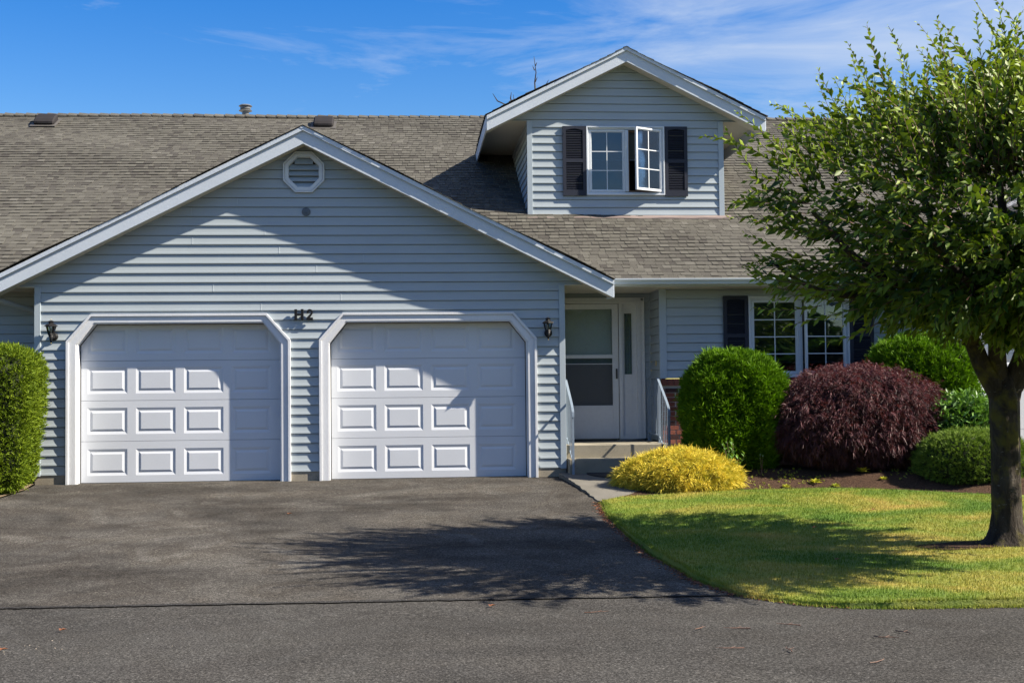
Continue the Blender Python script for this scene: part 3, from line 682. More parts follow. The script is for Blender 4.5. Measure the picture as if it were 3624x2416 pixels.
def shutter(x0, x1, z0, z1, Y):
    s = MB(); b = .052; y0, y1 = Y-.045, Y-.014; zm = z0+(z1-z0)*.50
    s.box(x0, x0+b, y0, y1, z0, z1); s.box(x1-b, x1, y0, y1, z0, z1); s.box(x0+b, x1-b, y0, y1, z0, z0+.09); s.box(x0+b, x1-b, y0, y1, zm-.025, zm+.03)
    n = 10; pts = [(x0+b, z1), (x0+b, z1-.062)] + [(x0+b+(x1-x0-2*b)*(k/n), z1-.062+.022*max(0, math.sin(math.pi*(k/n)))**1.5) for k in range(1, n)] + [(x1-b, z1-.062), (x1-b, z1)]
    s.prism(pts, y0, y1)
    for a, c in ((z0+.09, zm-.025), (zm+.03, z1-.04)):
        z = a+.012
        while z < c-.005:
            s.prismx([(y0+.004, z-.006), (y0+.007, z-.008), (y1, z+.014), (y1-.003, z+.016)], x0+b, x1-b); z += .027
    for px in (x0+.02, x1-.02):
        for pz in (z0+.12, z1-.12): s.lathe([(.001, -.006), (.006, -.005), (.006, 0), (.001, 0)], (px, y0, pz), 8, ax='y')
    s.box(x0+.01, x1-.01, y1, y1+.012, z0+.01, z1-.01)
    return s.build('shutter', 'shutter', house, bevel=0)
shutter(2.40, 2.77, 4.272, 5.372, DY); shutter(4.028, 4.39, 4.265, 5.372, DY)
shutter(4.455, 4.812, 1.40, 2.545, .73); shutter(6.300, 6.655, 1.40, 2.545, .73)

# porch recess and front wing
RX = 3.545
mb = MB(); siding(mb, lambda z: [(3.62, 4.83), (6.28, 7.38)] if 1.385 < z < 2.52 else [(3.62, 7.38)], 1.375, 2.648, .73, (1.385, 2.52), 1.375, False); mb.build('front_wall', 'siding', house)
mb = MB(lambda x, y, z: (y+RX, x, z)); siding(mb, lambda z: [(.74, 1.5)], .478, 2.648, 0, (), .49, False); mb.build('porch_side_wall', 'siding', house)
MB().box(RX-.018, RX+.083, .705, .765, 1.372, 2.648).build('corner_board', 'sidingtrim', house, bevel=.003)
MB().box(RX+.018, RX+.07, .77, 1.56, .3, 2.66).build('porch_side_backing', 'darkfill', house)  # unseen box added to stop sun leaking through the thin side wall
MB().box(RX-.02, RX, 1.482, 1.5, .478, 2.648).build('corner_bead', 'sidingtrim', house)
mb = MB(); siding(mb, lambda z: [(2.085, RX)] if z > 2.57 else [(3.44, RX)], .478, 2.648, 1.5, (2.57,), .49, False); mb.build('porch_back_wall', 'siding', house)
# brick
mo = MB(); mo.box(RX+.012, 7.38, .70, .74, -.05, 1.366); mo.build('brick_mortar', 'mortar', house)
br = MB(); z = -.02; r = 0
while z < 1.24:
    x = RX+(0 if r % 2 else .05)
    if r % 2 == 0: br.box(RX+.004, RX+.04, .692, .735, z, z+.057, random.random())
    while x < 7.3:
        x1_ = min(x+.195, 7.37); 
        if x1_-x > .03: br.box(max(x, RX+.004)+(0 if r % 2 else 0), x1_-.009, .692-random.uniform(0, .003), .735, z, z+.057, min(1, max(0, random.gauss(.55, .28))))
        x += .204
    z += .0665; r += 1
x = RX-.002
while x < 7.3: br.box(x, x+.080, .668-random.uniform(0, .003), .735, 1.272, 1.366, min(1, max(0, random.gauss(.6, .2)))); x += .089
br.build('brick_wall', 'brick', house, bevel=.002)
# soffit, fascia, gutter of main eave
for x0, x1 in ((2.72, 6.74), (-10.5, -5.56)):
    MB().box(x0, x1, .2, 1.52, 2.650, 2.66).build('soffit', 'soffit', house)
    MB().box(x0, x1, .178, .2, 2.646, 2.745).build('eave_fascia', 'fascia', house)
    MB().prismx([(.176, 2.668), (.10, 2.664), (.085, 2.672), (.082, 2.690), (.070, 2.712), (.055, 2.724), (.052, 2.742), (.060, 2.746), (.063, 2.740), (.066, 2.73), (.082, 2.716), (.094, 2.690), (.176, 2.680)], x0, x1).build('gutter', 'gutter', house, bevel=0)
MB().box(2.085, 2.73, .2, 1.52, 2.650, 2.6585).build('soffit', 'soffit', house)
# left neighbour recess
mb = MB(); siding(mb, lambda z: [(-10.5, -4.97)], .178, 2.648, .73, (), .178, False); mb.build('recess_wall', 'siding', house)
MB().box(-10.5, -4.96, .74, .9, -.1, .178).build('foundation', 'foundation', house)
dp = MB(); pts = [(-5.56, .12, 2.66), (-5.56, .12, 2.56), (-5.48, .2, 2.50), (-5.13, .62, 2.385), (-5.04, .68, 2.34), (-5.015, .69, 2.25), (-5.012, .69, .15)]
dp.tube(pts, .036, 10); dp.build('downspout', 'gutter', house, smooth=True)
# entry: storm door, sidelight, casing
Y = 1.5; c = MB()
c.box(3.332, 3.392, Y-.035, Y+.05, .478, 2.53); c.box(3.392, 3.450, Y-.022, Y+.02, .478, 2.572); c.box(3.438, 3.452, Y-.034, Y, .478, 2.58); c.box(2.05, 3.332, Y-.035, Y+.05, 2.497, 2.53); c.box(2.05, 3.438, Y-.022, Y+.02, 2.53, 2.572); c.box(2.05, 3.438, Y-.034, Y, 2.5725, 2.58)
c.box(3.064, 3.118, Y-.045, Y+.05, .49, 2.497); c.build('entry_frame', 'entry', house, bevel=.003)
d = MB(); x0, x1 = 2.145, 3.055
d.box(x0, 2.25, Y-.03, Y+.005, .50, 2.49); d.box(2.965, x1, Y-.03, Y+.005, .50, 2.49); d.box(2.25, 2.965, Y-.03, Y+.005, 2.41, 2.49); d.box(2.25, 2.965, Y-.03, Y+.005, .93, .99)
d.box(2.25, 2.965, Y-.022, Y+.0, .62, .93); d.box(2.25, 2.965, Y-.03, Y+.005, .50, .62); d.box(2.24, 2.975, Y-.038, Y-.028, .975, .985); d.box(2.25, 2.965, Y-.028, Y+.004, 1.685, 1.738); d.box(2.24, 3.0, Y-.038, Y-.022, 1.597, 1.607); d.box(2.963, 2.975, Y-.036, Y-.03, .99, 1.6)
sd_ = d.build('storm_door', 'entry', house, bevel=.002)
MB().box(2.25, 2.965, Y-.016, Y-.012, 1.738, 2.41).build('pane', 'clearglass', sd_)
MB().quad((2.25, Y-.02, .99), (2.965, Y-.02, .99), (2.965, Y-.02, 1.60), (2.25, Y-.02, 1.60)).build('screen', 'screen', sd_)
MB().box(2.25, 2.965, Y-.008, Y-.005, 1.60, 1.685).build('lower_pane', 'glass', sd_)
MB().box(3.013, 3.035, Y-.06, Y-.03, 1.38, 1.53).build('handle', 'hardware', sd_, bevel=.004)
i = MB(); i.box(2.1, 3.06, Y+.09, Y+.12, .49, 2.49)
for px in (2.22, 2.60):
    for a, b in ((1.66, 1.95), (2.02, 2.35)):
        i.box(px+.0, px+.30, Y+.082, Y+.0899, a, b); i.box(px+.03, px+.27, Y+.076, Y+.0819, a+.03, b-.03)
    i.box(px, px+.3, Y+.082, Y+.0899, .6, 1.35)
i.build('front_door', 'entry', house, bevel=.002)
sl_ = MB(); sl_.band([(3.118, .56), (3.332, .56), (3.332, 2.497), (3.118, 2.497)], [(3.150, 1.445), (3.264, 1.445), (3.264, 2.348), (3.150, 2.348)], Y+.0, Y+.02, True)
sl_.band([(3.140, 1.435), (3.274, 1.435), (3.274, 2.358), (3.140, 2.358)], [(3.151, 1.446), (3.263, 1.446), (3.263, 2.347), (3.151, 2.347)], Y-.006, Y+.004, True)
sl_.band([(3.150, .82), (3.262, .82), (3.262, 1.27), (3.150, 1.27)], [(3.162, .832), (3.25, .832), (3.25, 1.258), (3.162, 1.258)], Y-.004, Y+.001, True)
sl_.box(3.118, 3.332, Y-.02, Y+.03, .49, .56)
sp_ = sl_.build('sidelight', 'entry', house); MB().box(3.151, 3.263, Y+.008, Y+.012, 1.446, 2.347).build('pane', 'clearglass', sp_)
cu = MB()
for k in range(8): cu.quad((3.14+k*.018, Y+.06+.012*(k % 2), 1.4), (3.14+(k+1)*.018, Y+.06+.012*((k+1) % 2), 1.4), (3.14+(k+1)*.018, Y+.06+.012*((k+1) % 2), 2.4), (3.14+k*.018, Y+.06+.012*(k % 2), 2.4))
cu.build('curtain', 'curtain', sp_)
MB().box(2.0, 3.5, Y+.13, Y+.15, .4, 2.6).build('interior', 'darkfill', house)
MB().box(3.352, 3.52, Y-.05, Y-.03, 1.30, 1.30001)
MB().box(3.525, 3.543, 1.02, 1.06, 1.56, 1.64).build('doorbell', 'brass', house)
# porch steps
st = MB(); st.box(2.090, 3.541, .10, 1.49, -.05, .474); st.box(2.10, 3.66, -.20, .0995, -.05, .298)
steps = st.build('porch_steps', 'concrete', None, bevel=.008); tag(steps, 'two pale concrete steps leading to the shaded front door', 'steps')
tag(MB().box(2.25, 3.05, 1.24, 1.47, .4745, .49).build('doormat', 'mat', None, bevel=.004), 'dark flat doormat on the landing against the storm door', 'mat')
dm = MB(); cx_, cy_ = 2.78, -.215; P0 = [(cx_-.45, cy_)] + [(cx_+.45*math.cos(a), cy_-.50*math.sin(a)) for a in np.linspace(math.pi, 0, 21)][1:]
vs = [(x, y, float(wz(x, y))+.003) for x, y in P0]+[(x, y, float(wz(x, y))+.02) for x, y in P0]; k = len(P0)
dm.add(vs, [tuple(range(k)), tuple(range(k, 2*k))]+[(i, (i+1) % k, k+(i+1) % k, k+i) for i in range(k)])
tag(dm.build('doormat', 'mat', None), 'black half-round rubber mat on the walk at the foot of the steps', 'mat')
ro = MB(); 
for k in range(3): ro.tube([(2.98+k*.05, 1.22+k*.03, .482), (3.45, 1.28+k*.03, .484+.006*k)], .009, 8)
tag(ro.build('metal_rod', 'galv', None, smooth=True), 'thin grey rods lying on the landing below the sidelight', 'rods')
def railing(x, label, zp):
    e = empty('handrail', (x, 0, 0), label, 'handrail', 'painted metal handrails at the porch steps')
    path = [(1.25, 1.395), (.55, 1.385), (.50, 1.375), (.46, 1.35), (-.08, 1.065), (-.20, .99), (-.255, .93), (-.262, .86)]
    def strip(pts, w, th, nm):
        m = MB(); n = len(pts)
        for i in range(n-1):
            (a, b), (c_, d_) = pts[i], pts[i+1]; L0 = math.hypot(c_-a, d_-b); nx, nz = -(d_-b)/L0*th, (c_-a)/L0*th
            if nz < 0: nx, nz = -nx, -nz
            m.prismx([(a, b), (c_, d_), (c_-nx, d_-nz), (a-nx, b-nz)], -w/2, w/2)
        return m.build(nm, 'rail', e, bevel=.002)
    strip(path, .034, .012, 'top_rail')
    low = [(1.25, .60), (.46, .58), (-.20, .26)]; strip(low, .018, .018, 'bottom_rail')
    def at(pth, y):
        p = sorted(pth); return float(np.interp(y, [q[0] for q in p], [q[1] for q in p]))
    for y, zb in ((1.23, .474), (.44, .474), (-.235, zp)):
        p = MB(); p.box(-.0145, .0145, y-.0145, y+.0145, zb, at(path, y)-.012); p.box(-.035, .035, y-.035, y+.035, zb, zb+.006); p.build('post', 'rail', e)
    y = 1.13
    while y > -.18:
        if abs(y-.44) > .05:
            p = MB(); z0_, z1_ = at(low, y)-.01, at(path, y)-.014; p.box(-.005, .005, y-.005, y+.005, z0_, z1_); p.build('baluster', 'rail', e)
        y -= .115
railing(2.150, 'blue-grey metal handrail with balusters beside the garage corner', .07)
railing(3.455, 'blue-grey metal handrail with balusters beside the brick wall', .10)

# ------------------------------------------------------------------ planting
def noise3(d, f, seed):
    r = np.random.default_rng(seed); o = np.zeros(len(d))
    for k in range(6):
        w = r.normal(size=3)*f*(1+k*.5); o += np.sin(d@w+r.uniform(0, 6.28))/(1+k*.5)
    return o/3
class Blob:
    def __init__(s, c, r, p=2.5, amp=.06, freq=3, taper=0., seed=1, rzdown=None):
        s.c, s.r, s.p, s.amp, s.freq, s.taper, s.seed = np.array(c), np.array(r), p, amp, freq, taper, seed; s.rd = rzdown or r[2]
    def surf(s, d):
        r = np.tile(s.r, (len(d), 1)).astype(float); r[:, 2] = np.where(d[:, 2] < 0, s.rd, s.r[2])
        k = (np.abs(d/r)**s.p).sum(1)**(-1/s.p); k = k*(1+s.amp*noise3(d, s.freq, s.seed))
        q = d*k[:, None]; h = q[:, 2]/s.r[2]
        q[:, :2] *= (1+s.taper*np.clip(h, -1, 1))[:, None]
        nrm = unit(np.sign(d)*np.abs(d/r)**(s.p-1)/r)
        return q+s.c, nrm
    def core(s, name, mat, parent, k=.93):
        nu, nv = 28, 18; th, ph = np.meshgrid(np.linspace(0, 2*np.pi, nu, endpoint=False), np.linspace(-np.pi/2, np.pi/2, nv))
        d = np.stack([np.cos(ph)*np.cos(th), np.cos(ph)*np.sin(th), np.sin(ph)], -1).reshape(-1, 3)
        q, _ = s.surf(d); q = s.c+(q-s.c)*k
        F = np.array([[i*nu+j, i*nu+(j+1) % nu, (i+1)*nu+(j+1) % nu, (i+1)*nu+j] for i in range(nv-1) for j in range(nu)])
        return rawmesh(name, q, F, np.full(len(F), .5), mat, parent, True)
    def sample(s, n, zmin=None, depth=.06, front=True):
        d = unit(rng.normal(size=(n*3, 3))); q, nr = s.surf(d)
        # area weighting approx
        w = np.linalg.norm(q-s.c, axis=1)**2; keep = rng.uniform(0, w.max(), len(w)) < w; q, nr = q[keep], nr[keep]
        if zmin is not None: k = q[:, 2] > zmin; q, nr = q[k], nr[k]
        if front: k = nr[:, 1] < .55; q, nr = q[k], nr[k]
        q = q[:n]; nr = nr[:n]; q = s.c+(q-s.c)*(1-rng.uniform(0, depth, len(q)))[:, None]
        return q, nr
def tufts(q, nr, k, length, width, spread, bias=(0, 0, 0), outw=1., droop=0., tin=(.0, 1.), clump=.03, fold=.15):
    cn = noise3(q, 11, 5)+.6*noise3(q, 24, 6); q = q+nr*(clump*cn)[:, None]
    n = len(q); base = unit(nr*outw+np.array(bias)+rng.normal(size=(n, 3))*spread*.6)
    P = np.repeat(q, k, 0); D = unit(np.repeat(base, k, 0)+rng.normal(size=(n*k, 3))*spread)
    t = np.repeat(np.clip(rng.beta(2, 2, n)+.22*cn, 0, 1), k)*.75+rng.uniform(0, .25, n*k); t = tin[0]+(tin[1]-tin[0])*t
    L_ = length*rng.uniform(.6, 1.25, n*k); return blades(P+rng.normal(size=P.shape)*length*.12, D, L_, width*rng.uniform(.7, 1.2, n*k), t, droop, fold)
def shrub(name, label, cat, blob, base, mat, coremat, n, k, ln, wd, sp, bias, outw=1., droop=0., zmin=0, trunk=True, corek=.92, tin=(0, 1), group=None, extra=None, front=True, fold=.15, depth=.09, clump=.03):
    e = empty(name, base, label, cat, group)
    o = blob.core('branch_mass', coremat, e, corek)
    q, nr = blob.sample(n, zmin, depth, front); Vv, Ff, tt = tufts(q, nr, k, ln, wd, sp, bias, outw, droop, tin, clump, fold)
    f = rawmesh('foliage', Vv, Ff, tt, mat, e)
    for ob in [o, f]: ob.location = (-base[0], -base[1], -base[2])
    if n < 3000: return e
    ns = n//16; q2, n2 = blob.sample(ns, zmin, .03, front); V2, F2, t2 = tufts(q2+n2*.02, n2, max(3, k//2), ln*1.35, wd, sp*.8, bias, outw, droop, (.35, 1), clump, fold)
    f2 = rawmesh('stray_shoots', V2, F2, t2, mat, e); f2.location = (-base[0], -base[1], -base[2])
    if trunk:
        t = MB(); t.tube([(0, 0, -.05), (0, 0, .25)], .04, 8); t.build('stem', 'twig', e)
    return e
# left hedge
hb = Blob((-5.71, -.78, .93), (1.02, .56, .93), 5.5, .02, 4, .09, 5)
shrub('arborvitae_hedge', 'clipped yellow-green hedge with flat sides left of the garage doors', 'hedge', hb, (-5.60, -.78, 0), 'arbyel', 'core', 15000, 6, .048, .012, .6, (0, 0, .45), 1., 0, .0, False, .93, clump=.018)
# rounded arborvitae
rb = Blob((4.215, -.74, .85), (.645, .48, .84), 2.8, .05, 4, .07, 8)
shrub('arborvitae_bush', 'tall rounded bright green bush left of the front window by the porch', 'bush', rb, (4.17, -.74, .05), 'arb', 'core', 11500, 8, .068, .014, .55, (0, 0, .75), .9, 0, .05, False, .91, clump=.05)
rb2 = Blob((6.82, -.55, 1.10), (.70, .55, .80), 2.6, .05, 4, .05, 21)
shrub('arborvitae_bush', 'rounded bright green bush behind the dark red maple', 'bush', rb2, (6.82, -.55, .05), 'arb', 'core', 8500, 8, .066, .014, .55, (0, 0, .75), .9, 0, .3, True, .91, clump=.05)
# red weeping maple
mbp = Blob((5.86, -.95, .68), (1.27, .70, .84), 2.2, .05, 3.5, .0, 33, rzdown=.52)
me_ = shrub('red_maple', 'dark red weeping maple mound with fine drooping leaves', 'tree', mbp, (5.93, -.75, .03), 'maple', 'corered', 8600, 9, .070, .0085, .6, (0, -.1, .0), .9, .55, .10, True, .87, depth=.12, clump=.05)
stk = MB().box(-.025, .015, -.02, .02, 0, .8).build('support_stake', 'wood', me_); stk.location = (-.52, -.5, 0)
# peony like perennial
pb = Blob((7.05, -1.28, .60), (.50, .40, .55), 2.2, .12, 4, .05, 40)
pe = shrub('leafy_perennial', 'glossy dark green leafy plant between the red maple and the tree trunk', 'plant', pb, (7.05, -1.28, .0), 'laurel', 'core', 1500, 3, .11, .034, .6, (0, 0, .5), .8, .15, .1, True, .80, (.1, 1), depth=.3)
# ball spruce
bb = Blob((6.96, -1.78, .25), (.70, .58, .43), 2.4, .03, 4, .0, 50, rzdown=.33)
shrub('dwarf_spruce', 'low mounded dwarf spruce with stubby needles left of the tree trunk', 'shrub', bb, (6.90, -1.78, -.03), 'ball', 'core', 5200, 13, .040, .0060, .38, (-.1, -.1, .4), 1.3, 0, -.02, False, .95, clump=.012)
# yellow cypress
yb = Blob((3.33, -1.38, .10), (.80, .66, .35), 2.0, .09, 4, .0, 60, rzdown=.22)
shrub('golden_cypress', 'low spreading golden yellow shrub in front of the porch steps', 'shrub', yb, (3.33, -1.33, -.02), 'yellow', 'coreyel', 6500, 8, .085, .0075, .6, (0, -.1, .3), .9, .3, -.04, False, .86, depth=.14, clump=.035)
# small laurel plant
def leafy(name, label, cat, base, stems, nl, ln, wd, mat, h, spread=.12, droop=.1, up_=.45, group=None):
    e = empty(name, base, label, cat, group); s = MB(); P = []; D = []
    for k in range(stems):
        a = random.uniform(0, 6.28); r = random.uniform(.2, 1)*spread; hh_ = h*random.uniform(.55, 1); tip = Vector((r*math.cos(a), r*math.sin(a), hh_))
        s.tube([(0, 0, 0), tuple(tip*.5+Vector((0, 0, .03))), tuple(tip)], [.006, .004, .002], 5)
        for q in range(nl):
            t = (q+1)/nl; an = q*2.4+random.random(); p = tip*t; P.append(tuple(p)); D.append((math.cos(an), math.sin(an), up_+t*.8))
    s.build('stem', 'twig', e); V_, F_, t_ = blades(np.array(P), np.array(D), ln*rng.uniform(.6, 1.1, len(P)), wd, rng.uniform(.1, 1, len(P)), droop, .2, np.tile([0, 0, 1.], (len(P), 1)))
    rawmesh('foliage', V_, F_, t_, mat, e); return e
leafy('young_laurel', 'small glossy laurel sprig standing behind the golden shrub', 'plant', (4.02, -1.42, .08), 9, 13, .095, .030, 'laurel', .50, .17, .15)
leafy('climbing_sprig', 'spindly little vine with pale leaves at the base of the rounded green bush', 'plant', (4.42, -1.30, .13), 3, 9, .035, .02, 'laurelpale', .34, .05, .1)
for k, (x, y, lab) in enumerate([(5.02, -1.62, 'larger yellow-green seedling left of centre in the soil bed'), (5.66, -1.50, 'yellow-green cabbage-like seedling alone in the soil bed below the maple'), (4.62, -1.70, 'low pale green seedling nearest the golden shrub at the lawn edge'), (5.22, -1.78, 'flat yellowish seedling at the lawn edge, right beside a larger one'), (5.82, -1.80, 'tiny pale seedling at the lawn edge below the maple, rightmost')]):
    s_ = (.8, 1., .6, .6, .5)[k]; e = empty('bedding_plant', (x, y, float(bz(x, y))+.01), lab, 'plant', 'small yellow-green plants in the soil bed'); n = 12
    an = np.arange(n)*2.4; D = np.stack([np.cos(an), np.sin(an), np.linspace(.15, 1.6, n)], 1); P = np.zeros((n, 3))+D*[.01, .01, 0]
    V_, F_, t_ = blades(P, D, .12*s_, .055*s_, rng.uniform(.1, 1, n), .25, .25, np.tile([0, 0, 1.], (n, 1))); rawmesh('leaf', V_, F_, t_, 'lime', e)
# weeds: countless sprigs
n = 260; wx = rng.uniform(4.2, 6.6, n); wy = -1.85+rng.uniform(0, .75, n); cl = noise3(np.stack([wx, wy, wx*0], 1), 4, 9) > .05; wx, wy = wx[cl], wy[cl]
P = np.repeat(np.stack([wx, wy, bz(wx, wy)+.004], 1), 5, 0); V_, F_, t_ = blades(P, unit(rng.normal(size=P.shape)+[0, 0, 1.]), .03, .009, rng.uniform(0, .7, len(P)))
rawmesh('weeds', V_, F_, t_, 'lime', kind='stuff', label='sparse tiny weeds sprouting across the brown soil bed', category='weeds')
# left broadleaf bush
e = empty('broadleaf_bush', (-5.75, -1.55, .0), 'loose bush with pale narrow leaves overlapping the hedge at the left edge', 'bush')
s = MB(); P = []; D = []
for k in range(95):
    a = random.uniform(-2.4, .7); el = random.uniform(.0, 1.1); L0 = random.uniform(.4, 1.0)
    st0 = Vector((random.uniform(-.25, .05), random.uniform(-.1, .2), random.uniform(.35, 1.25))); dr = Vector((math.cos(a)*math.cos(el), math.sin(a)*math.cos(el), math.sin(el)*.75))
    e1 = st0+dr*L0*.62
    if e1.x > .72: e1.x = .72
    if e1.z > 1.72: continue
    s.tube([tuple(st0), tuple((st0+e1)/2+Vector((0, 0, .03))), tuple(e1)], [.005, .004, .002], 4)
    for q in range(16):
        t = (q+1)/16; p = st0.lerp(e1, t); an = q*2.4; w = Vector((random.uniform(-1, 1), random.uniform(-1, 1), random.uniform(-.5, .8))); P.append(tuple(p)); D.append(tuple(dr*.6+w*.7))
s.build('branches', 'twig', e); V_, F_, t_ = blades(np.array(P), np.array(D), .085*rng.uniform(.6, 1.2, len(P)), .027, rng.uniform(0, 1, len(P)), .12, .2); rawmesh('foliage', V_, F_, t_, 'laurelpale', e)
sb = MB()
for k in range(5): sb.tube([(random.uniform(-.1, .1), random.uniform(-.1, .1), -.02), (random.uniform(-.2, .05), random.uniform(-.1, .2), 1.1)], [.014, .008], 6)
sb.build('stem', 'twig', e)

# bare treetop behind the house
e = empty('bare_tree', (2.66, 9.6, 0), 'bare grey treetop poking up behind the dormer roof', 'tree'); b = MB()
b.tube([(0, 0, 0), (.1, 0, 3), (-.05, 0, 5.5), (.02, 0, 7.3), (.0, 0, 7.75), (.03, 0, 7.95), (-.01, 0, 8.30)], [.09, .07, .045, .02, .014, .011, .004], 7)
for pts in ([(.02, 0, 7.45), (.10, 0, 7.58), (.22, 0, 7.66), (.30, 0, 7.80)], [(.01, 0, 7.75), (.06, 0, 7.86)], [(.0, 0, 8.0), (-.04, 0, 8.1)], [(.02, 0, 8.1), (.05, 0, 8.17)],
            [(-.02, 0, 6.6), (-.42, 0, 7.10), (-.50, 0, 7.28)], [(-.42, 0, 7.1), (-.52, 0, 7.40), (-.50, 0, 7.53)], [(-.42, 0, 7.1), (-.62, 0, 7.26), (-.80, 0, 7.34), (-.90, 0, 7.50)], [(-.42, 0, 7.1), (-.2, 0, 7.32), (.0, 0, 7.46)], [(-.42, 0, 7.15), (-.46, 0, 7.48)]):
    b.tube(pts, [.014]*(len(pts)-1)+[.004], 5)
b.build('trunk', 'bark', e)

# ------------------------------------------------------------------ street tree
TX, TY = 5.39, -6.0
tree = empty('leafy_tree', (TX, TY, -.22), 'broad leafy street tree with thick dark trunk on the lawn', 'tree')
def jt(pts, r0, r1, seg=16, rough=.05):
    P_ = []; n = 14; m_ = len(pts)
    pv = [Vector(p) for p in pts]
    for i in range(n+1):
        t = i/n*(m_-1); k = min(int(t), m_-2); u = t-k; p0 = pv[max(k-1, 0)]; p1 = pv[k]; p2 = pv[k+1]; p3 = pv[min(k+2, m_-1)]
        P_.append(.5*((2*p1)+(-p0+p2)*u+(2*p0-5*p1+4*p2-p3)*u*u+(-p0+3*p1-3*p2+p3)*u**3))
    return P_, [r0+(r1-r0)*i/n for i in range(n+1)]
tb = MB()
# trunk with root flare (local coordinates from the tree base)
rad = [.28, .215, .168, .143, .133, .128, .126, .126, .130, .130, .10, .05]; hs_ = [-.06, .01, .07, .16, .3, .5, .75, 1.0, 1.2, 1.35, 1.48, 1.6]
pts = [(-.02*h*.6, -.02*h, h) for h in hs_]
seg = 28; vs = []
for i, (p, r) in enumerate(zip(pts, rad)):
    for k in range(seg):
        a = 2*math.pi*k/seg; fl_ = 1+(max(0, .25-hs_[i])*1.1)*(math.sin(a*5+1)*.5+.3)+.05*math.sin(a*7+i*.4)+random.uniform(-.03, .03)
        if i < 3 and abs(a-math.pi) < .4: fl_ += (.55, .35, .15)[i]
        vs.append((p[0]+r*fl_*math.cos(a), p[1]+r*fl_*math.sin(a), p[2]))
tb.add(vs, [(i*seg+k, i*seg+(k+1) % seg, (i+1)*seg+(k+1) % seg, (i+1)*seg+k) for i in range(len(pts)-1) for k in range(seg)])
limbs = [([(.0, .0, 1.0), (-.04, -.02, 1.32), (-.22, -.06, 1.62), (-.42, -.12, 2.0), (-.82, -.35, 2.22), (-1.5, -.6, 2.5), (-2.0, -.75, 2.95)], .118, .018),
         ([(-.02, 0, 1.1), (.04, 0, 1.4), (.16, -.08, 1.75), (.25, -.2, 2.3), (.5, -.4, 3.0), (.7, -.5, 3.6)], .13, .02),
         ([(-.05, 0, 1.45), (-.15, -.2, 1.9), (-.25, -.7, 2.4), (-.5, -1.1, 2.9), (-.7, -1.4, 3.4)], .09, .018),
         ([(.05, 0, 1.4), (.45, .1, 1.8), (1.0, 0, 2.2), (1.7, -.3, 2.7)], .09, .018),
         ([(-.35, -.08, 1.85), (-.4, .1, 2.4), (-.6, .2, 3.1), (-.9, .1, 3.7)], .07, .015),
         ([(-.6, -.25, 2.12), (-1.1, 0, 2.25), (-1.7, .1, 2.35), (-2.15, 0, 2.6)], .05, .012),
         ([(.2, -.2, 2.1), (0, -.5, 2.8), (-.2, -.7, 3.5), (-.25, -.8, 4.1)], .06, .012),
         ([(.3, -.2, 2.0), (.9, -.8, 2.4), (1.5, -1.2, 3.0)], .06, .012),
         ([(-.2, -.4, 2.1), (-.8, -1.1, 2.3), (-1.4, -1.6, 2.7)], .05, .012)]
for p, r0, r1 in limbs:
    P_, R_ = jt(p, r0, r1); tb.tube(P_, R_, 14, True, .5, .05)
tb.build('trunk', 'bark', tree, smooth=True)
# crown: shoots carrying alternate leaves
c0 = np.array([.0, -.70, 3.02]); RR = np.array([2.32, 1.95, .92]); RD = .98
shoots = MB(); LP = []; LD = []; LT = []; LL = []; LN = []
def shoot(p, d, L0, nl, ln, drp, tint):
    d = d/np.linalg.norm(d); q = p.copy(); pts = [tuple(q)]; step = L0/nl; sd_ = rng.uniform(-1, 1, 3)*.16
    ax = np.cross(d, [0, 0, 1.]); ax = ax/max(np.linalg.norm(ax), 1e-6); bx = np.cross(d, ax); ph = rng.uniform(0, 6.28)
    for i in range(nl):
        d = d+np.array([0, 0, -drp])+sd_*.3; d = d/np.linalg.norm(d); q = q+d*step; pts.append(tuple(q))
        a = ph+i*2.4; w = ax*math.cos(a)+bx*math.sin(a)
        f = (i+1)/nl; size = ln*(1-.55*f**3)*rng.uniform(.75, 1.15)
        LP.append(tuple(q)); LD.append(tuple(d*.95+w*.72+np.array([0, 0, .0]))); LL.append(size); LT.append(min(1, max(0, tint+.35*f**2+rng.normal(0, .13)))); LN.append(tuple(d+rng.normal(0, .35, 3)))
    if len(pts) > 5: pts = pts[::3]+[pts[-1]]
    shoots.tube(pts, [.0045-.003*i/len(pts) for i in range(len(pts))], 3, False)
NS = 4000; cnt = 0
